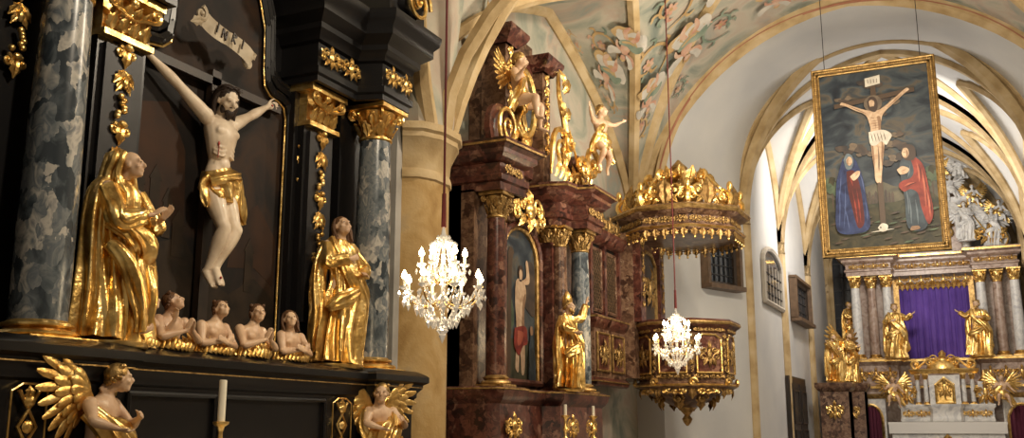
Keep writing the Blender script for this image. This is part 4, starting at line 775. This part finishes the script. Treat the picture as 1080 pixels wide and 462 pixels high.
mb.sweep(Pg,[(0,2.4),(.05,2.43),(.07,2.5),(.02,2.55),(0,2.56)],R_); mb.sweep(Pg,[(0,3.42),(.05,3.48),(.1,3.56),(.1,3.64),(.04,3.67),(-.2,3.67)],R_); mb.sweep(Pg,[(-.1,4.98),(.0,5.02),(.06,5.1),(.1,5.16),(.1,5.22),(-.3,5.22)],R_)
mb.sweep(Pg,[(.1,3.6),(.115,3.6),(.115,3.63),(.1,3.63)],'gold_dull'); mb.sweep(Pg,[(.07,2.48),(.085,2.48),(.085,2.5),(.07,2.5)],'gold_dull')
for x in(-2.05,-1.25):
    mb.plate([(x-.32,2.68),(x+.32,2.68),(x+.32,3.34),(x-.32,3.34)],gy-.02,.02,R_); mb.moulding([(x-.32,2.68),(x+.32,2.68),(x+.32,3.34),(x-.32,3.34)],.02,'gold_dull',gy-.03,True); cartouche(mb,x,3.0,.45,.5,gy-.04,'gold_dull')
    mb.moulding([(x-.34,3.78),(x+.34,3.78),(x+.34,4.9),(x-.34,4.9)],.035,BM,gy+.13,True)
    for sg in(-1,1):
        for i in range(-9,16):
            z0=3.78+i*.12; xa,xb=x-.34,x+.34; za,zb=(z0,z0+.68) if sg>0 else (z0+.68,z0)
            pa=[xa,za]; pb=[xb,zb]
            def clip(p,q):
                for lim,lo in((3.78,True),(4.9,False)):
                    if (p[1]<lim)==lo and p[1]!=lim:
                        if (q[1]<lim)==lo: return None
                        t=(lim-p[1])/(q[1]-p[1]); p=[p[0]+(q[0]-p[0])*t,lim]
                return p
            A1=clip(pa,pb); B1=clip(pb,pa)
            if A1 and B1 and abs(A1[0]-B1[0])>.03: mb.tube([(A1[0],gy+.13+.01*sg,A1[1]),(B1[0],gy+.13+.01*sg,B1[1])],.014,.014,4,'lattice_wood',sub=1)
for x in(gx0+.07,-1.65,gx1-.08): mb.box(x-.06,x+.06,gy+.05,gy+.2,3.66,5.05,R_)
acanthus_row(mb,gx0,gx1,5.42,.42,gy+.05,'gold_dull',4)
oct_l([(.5,5.28),(1.1,5.3),(1.16,5.34),(1.16,5.42),(1.08,5.46),(1.08,5.6),(1.16,5.64),(1.24,5.7),(1.26,5.78),(1.18,5.82),(.7,5.9),(.3,6.1)],BM)
oct_l([(1.16,5.35),(1.185,5.38),(1.16,5.41)],'gold'); oct_l([(1.25,5.69),(1.285,5.74),(1.25,5.79)],'gold_dull')
for i in range(8):
    a=i*pi/4; mb.T=frame(PX,PY)@Matrix.Rotation(a,4,'Z')
    acanthus_row(mb,-.44,.44,5.53,.15,-1.10,'gold_dull',3)
    for q in range(5): mb.leaf((-.36+q*.18,5.34),(-.36+q*.18,5.18),.085,-1.15,'gold_dull',.1); mb.ell((-.36+q*.18,-1.15,5.16),(.025,.025,.03),'gold',8,6)
    cartouche(mb,0,6.05,.8,.5,-1.05,'gold'); mb.leaf((0,5.8),(0,6.35),.16,-1.05,'gold_dull',.3)
    mb.T=frame(PX,PY)@Matrix.Rotation(a+r8+pi/2,4,'Z')
    mb.scroll((1.08,5.98),.16,'gold',1.4,-pi/2,1,.06,0,tail=(.35,6.55)); mb.scroll((.55,6.5),.13,'gold',1.4,pi/2,-1,.05,0,tail=(1.0,6.15)); mb.ell((1.2,0,6.2),(.06,.06,.1),'gold')
mb.T=frame(PX,PY)
mb.lathe([(.5,6.0),(.42,6.2),(.3,6.35),(.34,6.45),(.2,6.6),(.14,6.7),(.18,6.78),(.08,6.88),(.02,6.95)],(0,0,0),16,'gold_dull')
for i in range(10):
    mb.T=frame(PX,PY)@Matrix.Rotation(i*pi/5,4,'Z'); mb.leaf((0,6.35),(0,6.75),.14,-.3,'gold',.3,curl=.15); mb.leaf((0,6.0),(0,6.4),.16,-.6,'gold_dull',.3,curl=.1)
mb.obj('pulpit_body',Pt)
# ================================================================ HANGING PAINTING
Hp=empty('crucifixion_painting'); mb=MB(Matrix.Translation((-1.45,20,6.85)))
w,h=1.16,1.92
mb.box(-w+.1,w-.1,-.0,.05,-h+.1,h-.1,'pg_sky')
for (x0,x1,z0,z1) in((-w,w,h-.15,h),(-w,w,-h,-h+.15),(-w,-w+.15,-h,h),(w-.15,w,-h,h)):
    mb.box(x0,x1,-.05,.07,z0,z1,'bronze_frame')
for o,r in((.02,.022),(.075,.03),(.135,.018)):
    mb.moulding([(-w+o,-h+o),(w-o,-h+o),(w-o,h-o),(-w+o,h-o)],r,'bronze_frame' if o==.075 else 'gold_dull',-.055,True)
for i in range(60):
    t=i/60
    for z in(-h+.075,h-.075): mb.ell((-w+.1+t*(2*w-.2),-.075,z),(.022,.02,.026),'gold_dull',6,5)
for i in range(90):
    t=i/90
    for x in(-w+.075,w-.075): mb.ell((x,-.075,-h+.1+t*(2*h-.2)),(.026,.02,.022),'gold_dull',6,5)
lay=[-.004]
def paint(pts,mat,s=True):
    lay[0]-=.0006; mb.plate(sm(pts,5) if s else pts,lay[0],.0005,mat)
def fold(x0,z0,x1,z1,wd,mat,bend=0):
    d=Vector((x1-x0,z1-z0)); nn=Vector((-d.y,d.x)).normalized(); c=Vector(((x0+x1)/2,(z0+z1)/2))+nn*bend
    paint([(x0,z0),tuple(c+nn*wd),(x1,z1),tuple(c-nn*wd)],mat)
paint([(-1.0,-1.3),(1.0,-1.3),(1.0,-.62),(.7,-.52),(.3,-.62),(0,-.5),(-.4,-.6),(-.7,-.5),(-1.0,-.6)],'pg_horizon')
paint([(-1.0,-1.3),(1.0,-1.3),(1.0,-.9),(.7,-.72),(.4,-.88),(.1,-.92),(-.2,-.82),(-.5,-.7),(-.8,-.8),(-1.0,-.75)],'pg_hill')
for i in range(9): x=-.3+.06*i; zt=-.74+.04*sin(i*2.3); paint([(x,-.92),(x+.05,-.92),(x+.05,zt),(x+.025,zt+.05),(x,zt)],'pg_cloud',False)
for x,z,r in((-.9,-.5,.16),(.93,-.45,.15),(.8,-.6,.1),(-.78,-.62,.1)):
    for q in range(6): paint([(x+r*cos(a)*(.7+.3*sin(q*3+a*2))*.7+.05*cos(q*2),z+r*sin(a)*.7+.08*sin(q*2)) for a in [i*pi/4 for i in range(8)]],'pg_green' if q%2 else 'pg_ground')
    fold(x,z-.1,x,z-.5,.012,'pg_wood')
paint([(-1.0,-1.78),(1.0,-1.78),(1.0,-1.02),(.6,-1.1),(.3,-1.15),(0,-1.02),(-.3,-1.0),(-.7,-1.1),(-1.0,-1.05)],'pg_ground')
rc=random.Random(5)
for i in range(9):
    x=rc.uniform(-.85,.85); z=rc.uniform(-.2,1.6); r=rc.uniform(.10,.2)
    for q in range(4): 
        xo=x+(q-1.5)*r*.6; zo=z+rc.uniform(-.3,.3)*r; paint([(xo+r*(.55+.15*sin(3*a+q))*cos(a),zo+r*.38*(1+.2*cos(2*a+q))*sin(a)) for a in [j*pi/5 for j in range(10)]],'pg_cloud' if (i+q)%3 else 'pg_cloud_l')
for i in range(50): x=rc.uniform(-.95,.95); z=rc.uniform(-1.75,-1.12); fold(x-.08,z,x+.10,z+.03,.018,rc.choice(('pg_hill','pg_green','pg_wood','pg_cloud')))
paint([(-.05,-1.35),(.05,-1.35),(.05,1.45),(-.05,1.45)],'pg_wood',False); paint([(-.75,1.14),(.75,1.30),(.75,1.21),(-.75,1.05)],'pg_wood',False)
paint([(-.14,1.6),(.14,1.64),(.14,1.46),(-.14,1.42)],'pg_white',False)
for q in range(4): mb.box(-.09+q*.055,-.08+q*.055,lay[0]-.002,lay[0],1.49,1.57,'pg_hair')
X0,Z0,S0=.0,.38,.82
q_=lambda L_:[(X0+a*S0,Z0+b*S0) for a,b in L_]
paint([(X0+.17*cos(a)-.02,Z0+.84*S0+.17*sin(a)) for a in [i*pi/8 for i in range(16)]],'pg_cloud_l')
paint(q_([(-.78,.90),(-.74,.96),(-.66,.93),(-.42,.80),(-.2,.70),(-.06,.66),(.08,.66),(.22,.73),(.45,.90),(.68,1.08),(.76,1.12),(.80,1.07),(.70,1.0),(.46,.80),(.27,.64),(.17,.52),(.13,.36),(.11,.2),(.15,.04),(-.15,.02),(-.12,.2),(-.14,.36),(-.18,.52),(-.26,.62),(-.44,.72),(-.66,.86)]),'pg_skin')
paint(q_([(-.14,.06),(.0,.0),(.01,-.4),(-.01,-.72),(.0,-1.02),(-.05,-1.12),(-.1,-1.02),(-.1,-.75),(-.13,-.45)]),'pg_skin')
paint(q_([(.0,.04),(.16,.05),(.15,-.3),(.12,-.48),(.08,-.75),(.04,-1.0),(.02,-1.12),(-.03,-1.05),(.02,-.7),(.03,-.4)]),'pg_skin')
paint(q_([(.12,.5),(.13,.36),(.11,.2),(.13,.06),(.06,.1),(.06,.3),(.05,.5)]),'pg_skin_d'); paint(q_([(.11,-.05),(.15,-.3),(.11,-.5),(.08,-.75),(.07,-.5),(.09,-.3)]),'pg_skin_d')
paint(q_([(-.62,.875),(-.42,.74),(-.26,.64),(-.2,.62),(-.42,.765)]),'pg_skin_d'); paint(q_([(.66,1.0),(.46,.83),(.27,.67),(.3,.7),(.5,.88)]),'pg_skin_d'); paint(q_([(-.11,-.05),(-.13,-.4),(-.1,-.75),(-.08,-.5),(-.09,-.2)]),'pg_skin_d')
for z in(.22,.28,.34,.4): fold(X0-.1*S0,Z0+z*S0,X0+.08*S0,Z0+(z+.01)*S0,.005,'pg_skin_d')
fold(X0-.12*S0,Z0+.5*S0,X0-.01*S0,Z0+.47*S0,.008,'pg_skin_d'); fold(X0+.01*S0,Z0+.47*S0,X0+.12*S0,Z0+.5*S0,.008,'pg_skin_d'); fold(X0,Z0+.45*S0,X0,Z0+.15*S0,.004,'pg_skin_d')
paint(q_([(-.17,.14),(.16,.16),(.34,.02),(.28,-.12),(.2,-.22),(.1,-.12),(-.02,-.2),(-.15,-.16)]),'pg_white')
for i in range(5): fold(X0+(-.12+.07*i)*S0,Z0+.12*S0,X0+(-.08+.07*i)*S0,Z0-.12*S0,.008,'pg_cloud_l')
paint(q_([(-.15,.9),(-.08,1.0),(.03,.98),(.08,.86),(.07,.7),(-.0,.62),(-.12,.7)]),'pg_hair'); paint(q_([(-.11,.9),(-.05,.93),(.01,.88),(.0,.78),(-.05,.72),(-.1,.78)]),'pg_skin'); paint(q_([(-.09,.76),(-.01,.76),(-.04,.66),(-.07,.68)]),'pg_hair')
paint([(-.66,.0),(-.56,.06),(-.44,.0),(-.36,-.2),(-.30,-.45),(-.27,-.8),(-.24,-1.38),(-.5,-1.5),(-.84,-1.42),(-.84,-.9),(-.80,-.45),(-.72,-.18)],'pg_blue')
paint([(-.6,-.25),(-.46,-.25),(-.38,-.5),(-.34,-.9),(-.34,-1.30),(-.46,-1.38),(-.54,-1.0),(-.60,-.6)],'pg_red_d')
for a in((-.52,-.6,-.46,-1.3),(-.44,-.6,-.40,-1.3),(-.56,-.35,-.5,-.55)): fold(*a,.013,'pg_red',.01)
for a in((-.7,-.25,-.8,-.9),(-.76,-.5,-.80,-1.35),(-.64,-.5,-.72,-1.38),(-.36,-.3,-.30,-.7),(-.7,-.9,-.62,-1.42),(-.30,-.8,-.28,-1.3)): fold(*a,.011,'pg_blue_l',.015)
paint([(-.64,-.02),(-.58,.1),(-.5,.08),(-.45,-.04),(-.5,-.2),(-.6,-.2)],'pg_slate_l'); paint([(-.59,-.02),(-.54,.04),(-.49,.01),(-.48,-.08),(-.53,-.14),(-.58,-.1)],'pg_skin'); fold(-.56,-.05,-.51,-.05,.004,'pg_hair'); paint([(-.58,-.03),(-.55,.02),(-.56,-.12),(-.58,-.1)],'pg_skin_d')
paint([(-.54,-.36),(-.42,-.27),(-.35,-.28),(-.38,-.38),(-.48,-.45)],'pg_skin'); fold(-.46,-.38,-.38,-.31,.005,'pg_skin_d')
paint([(.48,-.06),(.6,.0),(.74,-.2),(.80,-.6),(.84,-1.1),(.74,-1.5),(.44,-1.46),(.42,-.9),(.38,-.5),(.38,-.2)],'pg_slate')
for a in((.5,-.85,.5,-1.4),(.6,-.9,.62,-1.42),(.46,-.7,.47,-1.2),(.56,-.25,.5,-.5)): fold(*a,.014,'pg_slate_l',.01)
paint([(.56,-.06),(.68,-.12),(.80,-.3),(.86,-.75),(.90,-1.2),(.80,-1.42),(.70,-1.1),(.66,-.82),(.54,-.72),(.42,-.76),(.33,-.64),(.4,-.55),(.56,-.5),(.62,-.35)],'pg_red')
for a in((.68,-.2,.70,-.60),(.76,-.34,.78,-1.1),(.81,-.7,.84,-1.3),(.42,-.66,.62,-.6)): fold(*a,.016,'pg_red_l',.015); fold(a[0]+.035,a[1]-.02,a[2]+.035,a[3],.010,'pg_red_d',.01)
paint([(.42,.0),(.46,.13),(.56,.16),(.66,.1),(.68,-.06),(.62,-.16),(.48,-.14)],'pg_hair'); paint([(.43,.0),(.47,.09),(.54,.08),(.56,-.02),(.52,-.1),(.46,-.09)],'pg_skin'); fold(.46,.01,.5,.01,.004,'pg_hair'); paint([(.52,.06),(.55,-.02),(.52,-.09),(.51,0)],'pg_skin_d'); paint([(.32,-.32),(.42,-.26),(.54,-.32),(.5,-.40),(.38,-.42)],'pg_skin'); fold(.38,-.36,.5,-.33,.005,'pg_skin_d')
paint([(.5,-1.44),(.62,-1.44),(.64,-1.5),(.48,-1.52)],'pg_skin_d')
paint([(-.1,-1.42),(-.02,-1.34),(.08,-1.38),(.06,-1.48),(-.04,-1.5)],'pg_white'); paint([(-.07,-1.42),(-.04,-1.40),(-.04,-1.44)],'pg_hair'); fold(-.25,-1.5,.2,-1.46,.012,'pg_white')
for x in(-.9,.9): mb.tube([(x,.02,h-.02),(x,.02,h+1.55)],.008,.008,5,'iron',sub=1)
mb.obj('framed_canvas',Hp)
# ================================================================ HIGH ALTAR
HA=empty('high_altar'); HX=-1.22; HY=36.0; mb=MB(Matrix.Translation((HX,HY,0)))
PK='pink_marble'; WM='white_marble'
mb.box(-2.75,2.75,-.2,1.6,.45,2.9,PK)
P=[(-2.7,.8),(-2.7,-.5),(-1.25,-.5),(-1.2,-.1),(1.2,-.1),(1.25,-.5),(2.7,-.5),(2.7,.8)]
mb.sweep(P,[(0,.45),(0,2.85),(.06,2.9),(.1,3.0),(.1,3.06),(0,3.08),(0,3.7),(.05,3.75),(.12,3.82),(.12,3.92),(-1,3.92)],PK)
mb.sweep(P,[(.125,3.83),(.14,3.83),(.14,3.9),(.125,3.9)],'gold'); mb.sweep(P,[(.1,2.95),(.12,2.95),(.12,3.02),(.1,3.02)],'gold')
for x in(-2.4,-1.95,-1.5,1.5,1.95,2.4): cartouche(mb,x,3.4,.42,.5,-.54,'gold')
mb.box(-2.5,2.5,.5,1.5,3.9,7.0,PK)
n=60; vs=[];fs=[]
for i in range(n+1):
    u=i/n*2-1
    for j in range(9):
        t=j/8; z=3.95+2.5*t; y=.15+.04*sin(u*26+2*t)*(1-t*.5)+.02*sin(u*60)
        vs.append((u*1.1,y,z))
for i in range(n):
    for j in range(8): fs.append((i*9+j,(i+1)*9+j,(i+1)*9+j+1,i*9+j+1))
mb.add(vs,fs,'purple_cloth')
mb.box(-1.25,-1.08,.05,.5,3.92,6.6,'gold_dull'); mb.box(1.08,1.25,.05,.5,3.92,6.6,'gold_dull')
acanthus_row(mb,-1.2,1.2,6.55,.35,.05,'gold',7)
for i in range(15): mb.leaf((-1.12+i*.16,6.5),(-1.12+i*.16,6.22),.08,.08,'gold',.1)
for x,y,mt in((-2.45,-.25,WM),(-1.95,-.0,PK),(-1.45,-.1,WM),(2.45,-.25,WM),(1.95,.0,PK),(1.45,-.1,WM)): column(mb,x,y,3.92,6.75,.16,mt,.4,'gold',.14)
EE=[(-.05,6.75),(0,6.75),(0,6.88),(.05,6.9),(.05,6.95),(0,6.98),(0,7.15),(.06,7.18),(.12,7.24),(.12,7.3),(.22,7.35),(.25,7.45),(-1,7.45)]
for P in([(-2.7,.8),(-2.7,-.45),(-1.25,-.45),(-1.2,.2)],[(1.2,.2),(1.25,-.45),(2.6,-.45),(2.6,.8)],[(-1.25,.1),(1.25,.1)]): mb.sweep(P,EE,PK); mb.sweep(P,[(.25,7.36),(.27,7.36),(.27,7.42),(.25,7.42)],'gold')
acanthus_row(mb,-2.6,-1.3,7.06,.2,-.48,'gold',4); acanthus_row(mb,1.3,2.6,7.06,.2,-.48,'gold',4); acanthus_row(mb,-1.2,1.2,7.06,.2,.06,'gold',6)
mb.box(-1.3,1.3,.3,1.2,7.4,9.6,PK); 
for x in(-1.15,1.15): column(mb,x,.1,7.45,9.0,.12,WM,.3,'gold',.1)
mb.sweep([(-1.4,.8),(-1.4,-.05),(1.4,-.05),(1.4,.8)],[(0,9.0),(.05,9.05),(.12,9.12),(.16,9.22),(.16,9.27),(-.5,9.27)],WM)
cartouche(mb,0,8.3,1.6,1.5,.2,'gold'); cartouche(mb,0,9.8,1.8,1.2,.2,'gold')
rnd=random.Random(8)
for i in range(16):
    a=2*pi*i/16; mb.tube([(0,.3,9.9),(1.0*cos(a),.3,9.9+1.0*sin(a))],.05,.012,5,'gold',sub=1)
for i in range(40): mb.ell((rnd.uniform(-.8,1.5),.1,8.2+rnd.uniform(-.5,2.0)),(.15,.12,.11),WM,10,7)
for sg in(-1,1):
    mb.scroll((sg*2.1,7.75),.3,WM,1.6,-pi/2,sg,.1,-.2,tail=(sg*1.4,8.6)); mb.scroll((sg*2.1,7.75),.32,'gold',1.7,-pi/2,sg,.04,-.33,tail=(sg*1.35,8.7))
    cartouche(mb,sg*1.9,7.9,1.0,.8,-.4,'gold')
    mb.scroll((sg*2.62,4.2),.16,WM,1.5,pi/2,-sg,.07,.2,tail=(sg*2.6,5.6))
mb.obj('retable',HA)
mb=MB(Matrix.Translation((-1.1,34.6,0)))
mb.box(-1.6,1.6,-.5,.5,.45,1.78,WM); mb.box(-1.7,1.7,-.55,.55,1.78,1.85,'white_cloth'); mb.box(-1.68,1.68,-.56,-.54,1.5,1.8,'white_cloth')
cartouche(mb,0,1.1,1.2,.8,-.52,'gold'); mb.obj('altar_table')
mb=MB(Matrix.Translation((-1.08,34.75,0)))
mb.sweep([(-1.35,.3),(-1.35,-.1),(-.5,-.1),(-.4,-.3),(.4,-.3),(.5,-.1),(1.35,-.1),(1.35,.3)],[(0,1.86),(.02,1.9),(0,2.0),(0,2.25),(.06,2.32),(.06,2.4),(-.3,2.4)],WM)
mb.box(-.45,.45,-.25,.3,2.4,3.3,WM); mb.moulding([(-.25,2.45),(.25,2.45),(.25,3.0),(0,3.2),(-.25,3.0)],.05,'gold',-.28,True); mb.plate([(-.25,2.45),(.25,2.45),(.25,3.0),(0,3.2),(-.25,3.0)],-.27,.02,'gold')
for x in(-.55,.55,-.8,.8): column(mb,x,-.15 if abs(x)<.7 else .05,2.4,3.35,.07,WM,.18,'gold',.06)
mb.sweep([(-.95,.3),(-.95,-.1),(-.7,-.28),(.7,-.28),(.95,-.1),(.95,.3)],[(0,3.35),(.04,3.4),(.08,3.46),(.08,3.5),(-.3,3.5)],'gold')
mb.lathe([(.5,3.5),(.45,3.7),(.25,3.85),(.1,3.9),(.12,4.0),(.02,4.1)],(0,0,0),14,'gold'); cartouche(mb,0,3.75,1.0,.5,-.3,'gold'); cartouche(mb,0,2.9,.5,.7,-.3,'gold')
for x in(-1.15,1.15): cartouche(mb,x,2.75,.6,.8,-.1,'gold'); mb.box(x-.2,x+.2,-.05,.25,2.4,3.1,WM); mb.lathe([(.2,3.1),(.1,3.22),(.03,3.45)],(x,.1,0),10,'gold')
for x in(-.8,.8): mb.scroll((x,3.65),.14,'gold',1.4,-pi/2,1 if x>0 else -1,.05,-.15,tail=(x*.4,3.9))
acanthus_row(mb,-1.3,1.3,2.12,.25,-.14,'gold',7)
mb.obj('tabernacle')
FS=[('saint_statue',-2.43,35.15,3.93,1.75,'openR',0),('saint_statue',.05,35.15,3.93,1.75,'openL',1)]
for nm,x,y,z,H,ar,sd in FS: robed_saint(nm,frame(x,y,z,0,H),seed=sd+20,look=(.3 if sd==0 else -.3,-1,.1),arms=ar,flesh='flesh',cloth='gold',hm='gold_dull',beard=True,hair='short',vox=.011)
for i,(x,z,H,ar) in enumerate(((-.05,7.75,1.3,'openL'),(.75,7.45,1.3,'openR'),(-3.1,7.45,1.3,'openL'),(-2.4,7.75,1.3,'openR'))):
    robed_saint('angel_statue',frame(x,35.7,z,0,H),seed=i+30,arms=ar,flesh='white_marble',cloth='white_marble',hm='gold_dull',wings=True,vox=.012)
for i,(x,z) in enumerate(((-.4,9.3),(.25,8.9),(-2.0,9.3),(-.1,9.9),(-.7,10.1),(1.0,8.3))): putto('cherub_statue',frame(x,35.75,z-.3,0,1.0),i,pose='sit' if i%2 else 'fly',flesh='white_marble',cloth='gold' if i%3 else 'white_marble',vox=.014)
for i,(x,z) in enumerate(((-2.6,2.4),(.55,2.4))): putto('kneeling_angel',frame(x,34.5,z-.35,0,1.2),i,pose='sit',cloth='gold',vox=.014)
def console_statue(X,Y,z,H,ar,sd):
    robed_saint('saint_statue',frame(X,Y,z,60,H),seed=sd,arms=ar,flesh='flesh',cloth='gold',hm='gold_dull',beard=True,hair='short',vox=.011,wings=(sd%2==0))
console_statue(-4.1,32.3,3.07,1.45,'openL',41); console_statue(-3.85,34.3,3.12,1.6,'pray',42); console_statue(-4.0,36.3,4.46,1.5,'raise',43)
mb=MB(Matrix.Translation((0,0,0)))
for x,y,z in((-4.1,32.3,3.1),(-3.85,34.3,3.15)):
    mb.T=Matrix.Translation((x,y,0)); mb.sweep([(-.45,.5),(-.45,-.4),(.45,-.4),(.45,.5)],[(0,.45),(0,1.2),(-.03,1.25),(-.03,z-.35),(.03,z-.3),(.1,z-.2),(.1,z-.08),(-.4,z-.08)],'brown_marble'); mb.box(-.42,.42,-.36,.5,.45,z-.1,'brown_marble'); cartouche(mb,0,2.2,.5,.6,-.4,'gold')
mb.T=Matrix(); mb.box(-4.4,-3.6,35.9,36.7,4.1,4.42,PK); mb.box(-4.3,-3.7,35.95,36.7,.45,4.1,'brown_marble')
mb.obj('statue_pedestals')
def conf(X,Y,w=1.0):
    e=MB(Matrix.Translation((X,Y,0))); e.box(-w/2,w/2,-.1,.5,.45,2.75,'white_marble'); 
    n=20;vs=[];fs=[]
    for i in range(n+1):
        u=i/n*2-1; y=-.16+.025*sin(u*22)
        zt=1.9+.5*math.sqrt(max(0,1-u*u)); vs+=[(u*w*.36,y,.5),(u*w*.36,y,zt)]
    for i in range(n): fs.append((2*i,2*i+2,2*i+3,2*i+1))
    e.add(vs,fs,'red_cloth'); e.moulding([(-w*.38,.5)]+[(w*.38*cos(a),1.9+.5*sin(a)) for a in [pi-pi*i/12 for i in range(13)]]+[(w*.38,.5)],.05,'gold',-.14)
    e.sweep([(-w/2,.4),(-w/2,-.12),(w/2,-.12),(w/2,.4)],[(0,2.6),(.05,2.66),(.08,2.75),(-.3,2.75)],'gold_dull'); e.obj('curtained_niche')
conf(-3.35,34.95,.9); conf(1.05,34.95,1.05)
# ================================================================ CHANDELIERS
def chandelier(X,Y,zt,zb,R,ztop,narms=8):
    e=empty('crystal_chandelier'); H=zt-zb; mb=MB(Matrix.Translation((X,Y,0))); cr=MB(Matrix.Translation((X,Y,0))); bl=MB(Matrix.Translation((X,Y,0)))
    def gem(p,s,m='crystal'):
        s*=1.15; x,y,z=p; cr.add([(x+s,y,z),(x,y+s,z),(x-s,y,z),(x,y-s,z),(x,y,z+s*1.7),(x,y,z-s*2.0)],[(0,1,4),(1,2,4),(2,3,4),(3,0,4),(1,0,5),(2,1,5),(3,2,5),(0,3,5)],m)
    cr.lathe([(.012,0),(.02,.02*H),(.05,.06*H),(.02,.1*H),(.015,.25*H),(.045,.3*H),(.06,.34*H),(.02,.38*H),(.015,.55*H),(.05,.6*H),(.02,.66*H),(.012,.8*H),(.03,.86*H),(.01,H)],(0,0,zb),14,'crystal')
    mb.tube([(0,0,zb+.1*H),(0,0,zt)],.008,.008,6,'gold_dull',sub=1)
    for lvl,(n,r,z0,zc) in enumerate(((narms,R,zb+.36*H,zb+.50*H),(narms//2+2,R*.55,zb+.58*H,zb+.72*H))):
        for i in range(n):
            a=2*pi*(i+.5*lvl)/n; c_,s_=cos(a),sin(a)
            mb.tube([(0,0,z0),(c_*r*.35,s_*r*.35,z0-.09*H),(c_*r*.75,s_*r*.75,z0-.06*H),(c_*r*.97,s_*r*.97,zc-.09*H),(c_*r*.97,s_*r*.97,zc-.06*H)],.008,.006,6,'gold_dull')
            cr.lathe([(.01,-.03),(.035,-.015),(.042,0),(.02,.0)],(c_*r*.97,s_*r*.97,zc-.06*H),10,'crystal')
            mb.lathe([(.012,0),(.012,.07*H)],(c_*r*.97,s_*r*.97,zc-.06*H),8,'wax')
            bl.loft([(c_*r*.97,s_*r*.97,zc+.01*H,.012,.012),(c_*r*.97,s_*r*.97,zc+.03*H,.025,.025),(c_*r*.97,s_*r*.97,zc+.055*H,.018,.018),(c_*r*.97,s_*r*.97,zc+.09*H,.002,.002)],n=8,mat='bulb',sub=2)
            for q in range(4): b=a+q*pi/2; gem((c_*r*.97+.04*cos(b),s_*r*.97+.04*sin(b),zc-.13*H),.013)
            gem((c_*r*.97,s_*r*.97,zc-.20*H),.02)
            for q in range(6):
                t=q/5; a2=a+2*pi/n*t; rr=r*.97; sag=.09*H*sin(pi*t); gem((cos(a2)*rr*.93,sin(a2)*rr*.93,zc-.1*H-sag),.011)
                gem((cos(a2)*rr*.7,sin(a2)*rr*.7,zc-.17*H-sag*.7),.011)
    for i in range(12):
        a=2*pi*i/12
        for q in range(9):
            t=q/8; rr=.05+(.5*R-.05)*t**1.7; z=zt-.1*H-(.36*H)*t; gem((cos(a)*rr,sin(a)*rr,z),.011)
        for q in range(9):
            t=q/8; rr=.6*R*(1-t**1.6)+.03; z=zb+.34*H-.26*H*t; gem((cos(a)*rr,sin(a)*rr,z),.015)
        for q in range(3): gem((cos(a)*(.12*R+.1*R*q),sin(a)*(.12*R+.1*R*q),zt-.12*H-.02*q),.012)
        gem((cos(a)*.62*R,sin(a)*.62*R,zb+.24*H),.022); gem((cos(a+.2)*.35*R,sin(a+.2)*.35*R,zb+.13*H),.02)
    gem((0,0,zb+.02*H),.03)
    mb.tube([(0,0,zt),(0,0,zt+.28)],.022,.018,8,'cord',sub=1); mb.tube([(0,0,zt+.2),(0,0,ztop)],.010,.010,6,'cord',sub=1)
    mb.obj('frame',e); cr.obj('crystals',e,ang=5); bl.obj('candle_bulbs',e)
    l=bpy.data.lights.new('chandelier_light','POINT'); l.energy=30*R/.32; l.color=(1,.78,.50); l.shadow_soft_size=R*.6
    lo=bpy.data.objects.new('chandelier_light',l); lo.location=(X,Y,zb+.62*H); scn.collection.objects.link(lo); lo.parent=e
chandelier(-3.88,7.0,3.30,2.40,.33,10.7)
chandelier(-4.2,15.0,3.5,2.52,.36,9.6)
# ================================================================ LIGHTS / WORLD / CAMERA
def area(loc,tgt,size,e,col=(1,.9,.75)):  # unseen area lights, added to brighten nave, altars and chancel
    l=bpy.data.lights.new('added_area','AREA'); l.energy=e; l.size=size; l.color=col; l.shape='DISK'; o=bpy.data.objects.new('added_area_light',l); scn.collection.objects.link(o); o.location=loc
    o.rotation_euler=(Vector(tgt)-Vector(loc)).to_track_quat('-Z','Y').to_euler(); return o
area((-.5,5.0,7.8),(-6.2,7.2,3.8),.6,290,(1,.85,.64))
area((.5,12.0,8.5),(-6,14,4.5),.8,400,(1,.86,.66))
area((-1.0,16.0,7.5),(-5.2,19,4),.8,180,(1,.88,.70))
area((-1.9,14.0,4.0),(-2.5,17,10),2.0,290,(1,.88,.70))
area((-1.9,26.0,9.0),(-1.5,35,5),1.2,440,(1,.91,.80))
area((-1.6,29.0,5.0),(-1.6,30,11),3.0,230,(1,.97,.93))
area((-.2,16.5,5.0),(-1.5,20,7),.6,52,(1,.92,.8))
w=bpy.data.worlds.new('world'); scn.world=w; w.use_nodes=True; w.node_tree.nodes['Background'].inputs[0].default_value=(1,.85,.66,1); w.node_tree.nodes['Background'].inputs[1].default_value=.22
scn.view_settings.view_transform='Standard'; scn.view_settings.exposure=0.0
cam=bpy.data.cameras.new("camera"); co=bpy.data.objects.new("camera",cam); scn.collection.objects.link(co)
co.location=(0,0,1.7); co.rotation_euler=(math.radians(101.8),0,math.radians(25)); cam.lens=35; cam.sensor_width=36; scn.camera=co
